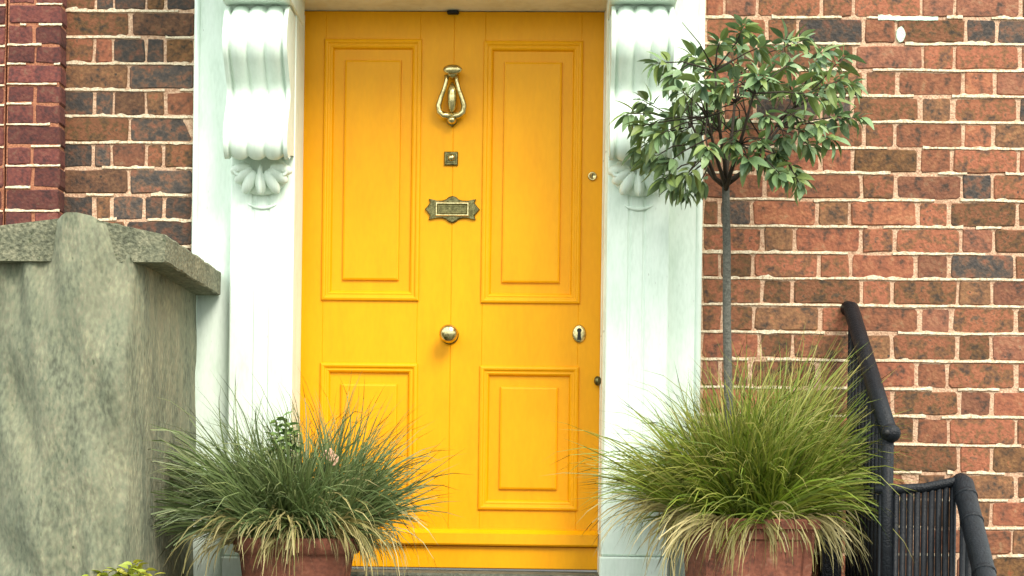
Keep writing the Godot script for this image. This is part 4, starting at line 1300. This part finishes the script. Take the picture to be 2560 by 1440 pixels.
func build_plants():
	var land := -0.171
	M.petal = stuffmat(null, Color(0.82, 0.66, 0.56), 0.8)
	# right: square terracotta pot with a mound of grass
	var zr := 0.36
	var rc := at(1868, 1300, zr)
	var topr := at(1868, 1296, zr + 0.17).y
	pot_square("terracotta_pot", "square panelled terracotta pot under the arching grass beside railing", Vector3(rc.x, land, zr), 0.36, topr - land - 0.036, 0.13)
	var g := thing("ornamental_grass", "dense mound of yellow-green grass around the slim tree trunk", "grass plant", Vector3(rc.x, topr - 0.03, zr), "grass plants in pots")
	g.remove_meta("group")
	var greens := [Color(0.095, 0.165, 0.012), Color(0.15, 0.225, 0.016), Color(0.21, 0.27, 0.02), Color(0.065, 0.13, 0.01), Color(0.3, 0.33, 0.035), Color(0.035, 0.08, 0.008), Color(0.17, 0.25, 0.015)]
	var tips := [Color(0.23, 0.26, 0.04), Color(0.15, 0.21, 0.025), Color(0.42, 0.36, 0.11), Color(0.32, 0.3, 0.06)]
	var straw := [Color(0.42, 0.35, 0.14), Color(0.5, 0.42, 0.2), Color(0.3, 0.28, 0.09)]
	grass(g, "blades", 2800, 0.16, 0.16, 0.05, 1.15, 0.3, 0.58, 0.25, 1.3, 0.0066, greens, tips)
	grass(g, "blades", 900, 0.16, 0.15, 0.4, 1.4, 0.38, 0.66, 0.4, 1.4, 0.0054, greens, tips, Vector3(-0.4, 0.1, 0.1))
	grass(g, "blades", 900, 0.14, 0.13, 0.0, 0.5, 0.42, 0.7, 0.2, 0.8, 0.006, greens, tips, Vector3(0.4, 0.4, 0.0))
	grass(g, "dry_blades", 640, 0.17, 0.17, 0.7, 1.5, 0.2, 0.46, 1.4, 3.2, 0.0062, straw, straw, Vector3(0, 0, 0.35), 0.5)
	# left: round terracotta pot with darker grass
	var zl := 0.52
	var lc := at(742, 1340, zl)
	var topl := at(742, 1345, zl + 0.17).y
	pot_round("terracotta_pot", "round dark terracotta pot in front of the yellow door", Vector3(lc.x, land, zl), 0.195, topl - land)
	var h := thing("ornamental_grass", "shaggy blue-green grass tuft with straw blades beside rendered wall", "grass plant", Vector3(lc.x, topl - 0.02, zl))
	var blues := [Color(0.075, 0.125, 0.035), Color(0.1, 0.16, 0.04), Color(0.13, 0.19, 0.055), Color(0.05, 0.095, 0.03), Color(0.17, 0.21, 0.065)]
	var btips := [Color(0.14, 0.19, 0.07), Color(0.22, 0.24, 0.1), Color(0.17, 0.22, 0.09)]
	grass(h, "blades", 1900, 0.16, 0.14, 0.05, 1.25, 0.24, 0.5, 0.15, 1.1, 0.0064, blues, btips)
	grass(h, "blades", 700, 0.16, 0.14, 0.5, 1.4, 0.26, 0.5, 0.4, 1.3, 0.006, blues, btips, Vector3(0.3, 0, 0.1))
	grass(h, "blades", 700, 0.16, 0.13, 0.3, 1.3, 0.34, 0.64, 0.3, 1.2, 0.0066, blues, btips, Vector3(-0.3, 0.05, 0.1))
	grass(h, "blades", 130, 0.17, 0.12, 0.0, 0.55, 0.4, 0.6, 0.05, 0.5, 0.0052, blues, btips)
	grass(h, "dry_blades", 640, 0.17, 0.16, 0.4, 1.5, 0.18, 0.46, 1.2, 3.2, 0.0068, straw, straw, Vector3(0, 0, 0.3), 0.5)
	# leafy sprigs with a pale flower among the left grass
	var lf := [Color(0.14, 0.24, 0.07), Color(0.2, 0.3, 0.08), Color(0.12, 0.2, 0.06)]
	var sf := Vector3(lc.x + 0.02, topl - 0.02, zl - 0.03)
	var tp := []
	for q in [[690, 1060], [708, 1050], [722, 1072], [676, 1092], [712, 1100], [735, 1090], [668, 1130]]: tp.append(at(q[0], q[1] - 10, zl + 0.08))
	sprig_plant("leafy_sprigs", "bright green leafy sprigs and pale pink flower among shaggy blue-green grass", "flowering plant", sf, tp, lf, 0.03, 0.016, 11, [at(822, 1136, zl + 0.1), at(836, 1150, zl + 0.11)])
	# yellow-green plant at the foot of the rendered wall
	var yf := Vector3(X(310, 1440, 1.06), -1.36, 1.09)
	var yc := [Color(0.36, 0.38, 0.03), Color(0.42, 0.4, 0.04), Color(0.28, 0.34, 0.03)]
	var yt := []
	for q in [[332, 1398], [345, 1406], [366, 1416], [290, 1414], [252, 1420], [228, 1428], [310, 1422], [384, 1430], [270, 1426], [322, 1408], [396, 1440], [240, 1432], [352, 1422], [300, 1430]]: yt.append(at(q[0], q[1] + 10, 1.08 + rng.randf_range(-0.02, 0.05)))
	sprig_plant("leafy_plant", "small yellow-green leaved plant against foot of the rendered wall", "plant", yf, yt, yc, 0.034, 0.017, 14)

# ------------------------------------------------------------------ camera and light
func _ready():
	rng.seed = 20240611
	cam_basis = Basis(Vector3.UP, deg_to_rad(2.0)) * Basis(Vector3.BACK, deg_to_rad(0.75))
	var cam := Camera3D.new()
	cam.name = "camera"
	cam.projection = Camera3D.PROJECTION_FRUSTUM
	cam.near = 0.1
	cam.far = 300.0
	cam.size = 1440.0 / F * cam.near
	cam.frustum_offset = Vector2((1280.0 - PPX) / F, (PPY - 720.0) / F) * cam.near
	add_child(cam)
	cam.transform = Transform3D(cam_basis, EYE)
	cam.current = true
	var env := Environment.new()
	var sky := Sky.new()
	var sm := ProceduralSkyMaterial.new()
	sm.sky_top_color = Color(0.97, 1.0, 0.99)
	sm.sky_horizon_color = Color(0.7, 0.73, 0.72)
	sm.sky_curve = 0.25
	sm.ground_horizon_color = Color(0.4, 0.4, 0.38)
	sm.ground_bottom_color = Color(0.25, 0.25, 0.24)
	sm.sun_angle_max = 1.0
	sky.sky_material = sm
	env.background_mode = Environment.BG_SKY
	env.sky = sky
	env.tonemap_mode = Environment.TONE_MAPPER_LINEAR
	env.tonemap_exposure = 3.1
	env.sdfgi_enabled = true
	env.ssao_enabled = true
	env.ssil_enabled = true
	var we := WorldEnvironment.new()
	we.name = "world_environment"
	we.environment = env
	add_child(we)
	var sun := DirectionalLight3D.new()
	sun.name = "sun"
	sun.light_energy = 0.48
	sun.light_color = Color(1.0, 0.97, 0.92)
	sun.light_angular_distance = 28.0
	sun.shadow_enabled = true
	add_child(sun)
	sun.look_at_from_position(Vector3(2.8, 5.0, 4.3), Vector3.ZERO)
	make_materials()
	build_walls()
	build_door()
	build_surround()
	build_flank()
	build_ground()
	build_railing()
	build_plants()
	build_tree()
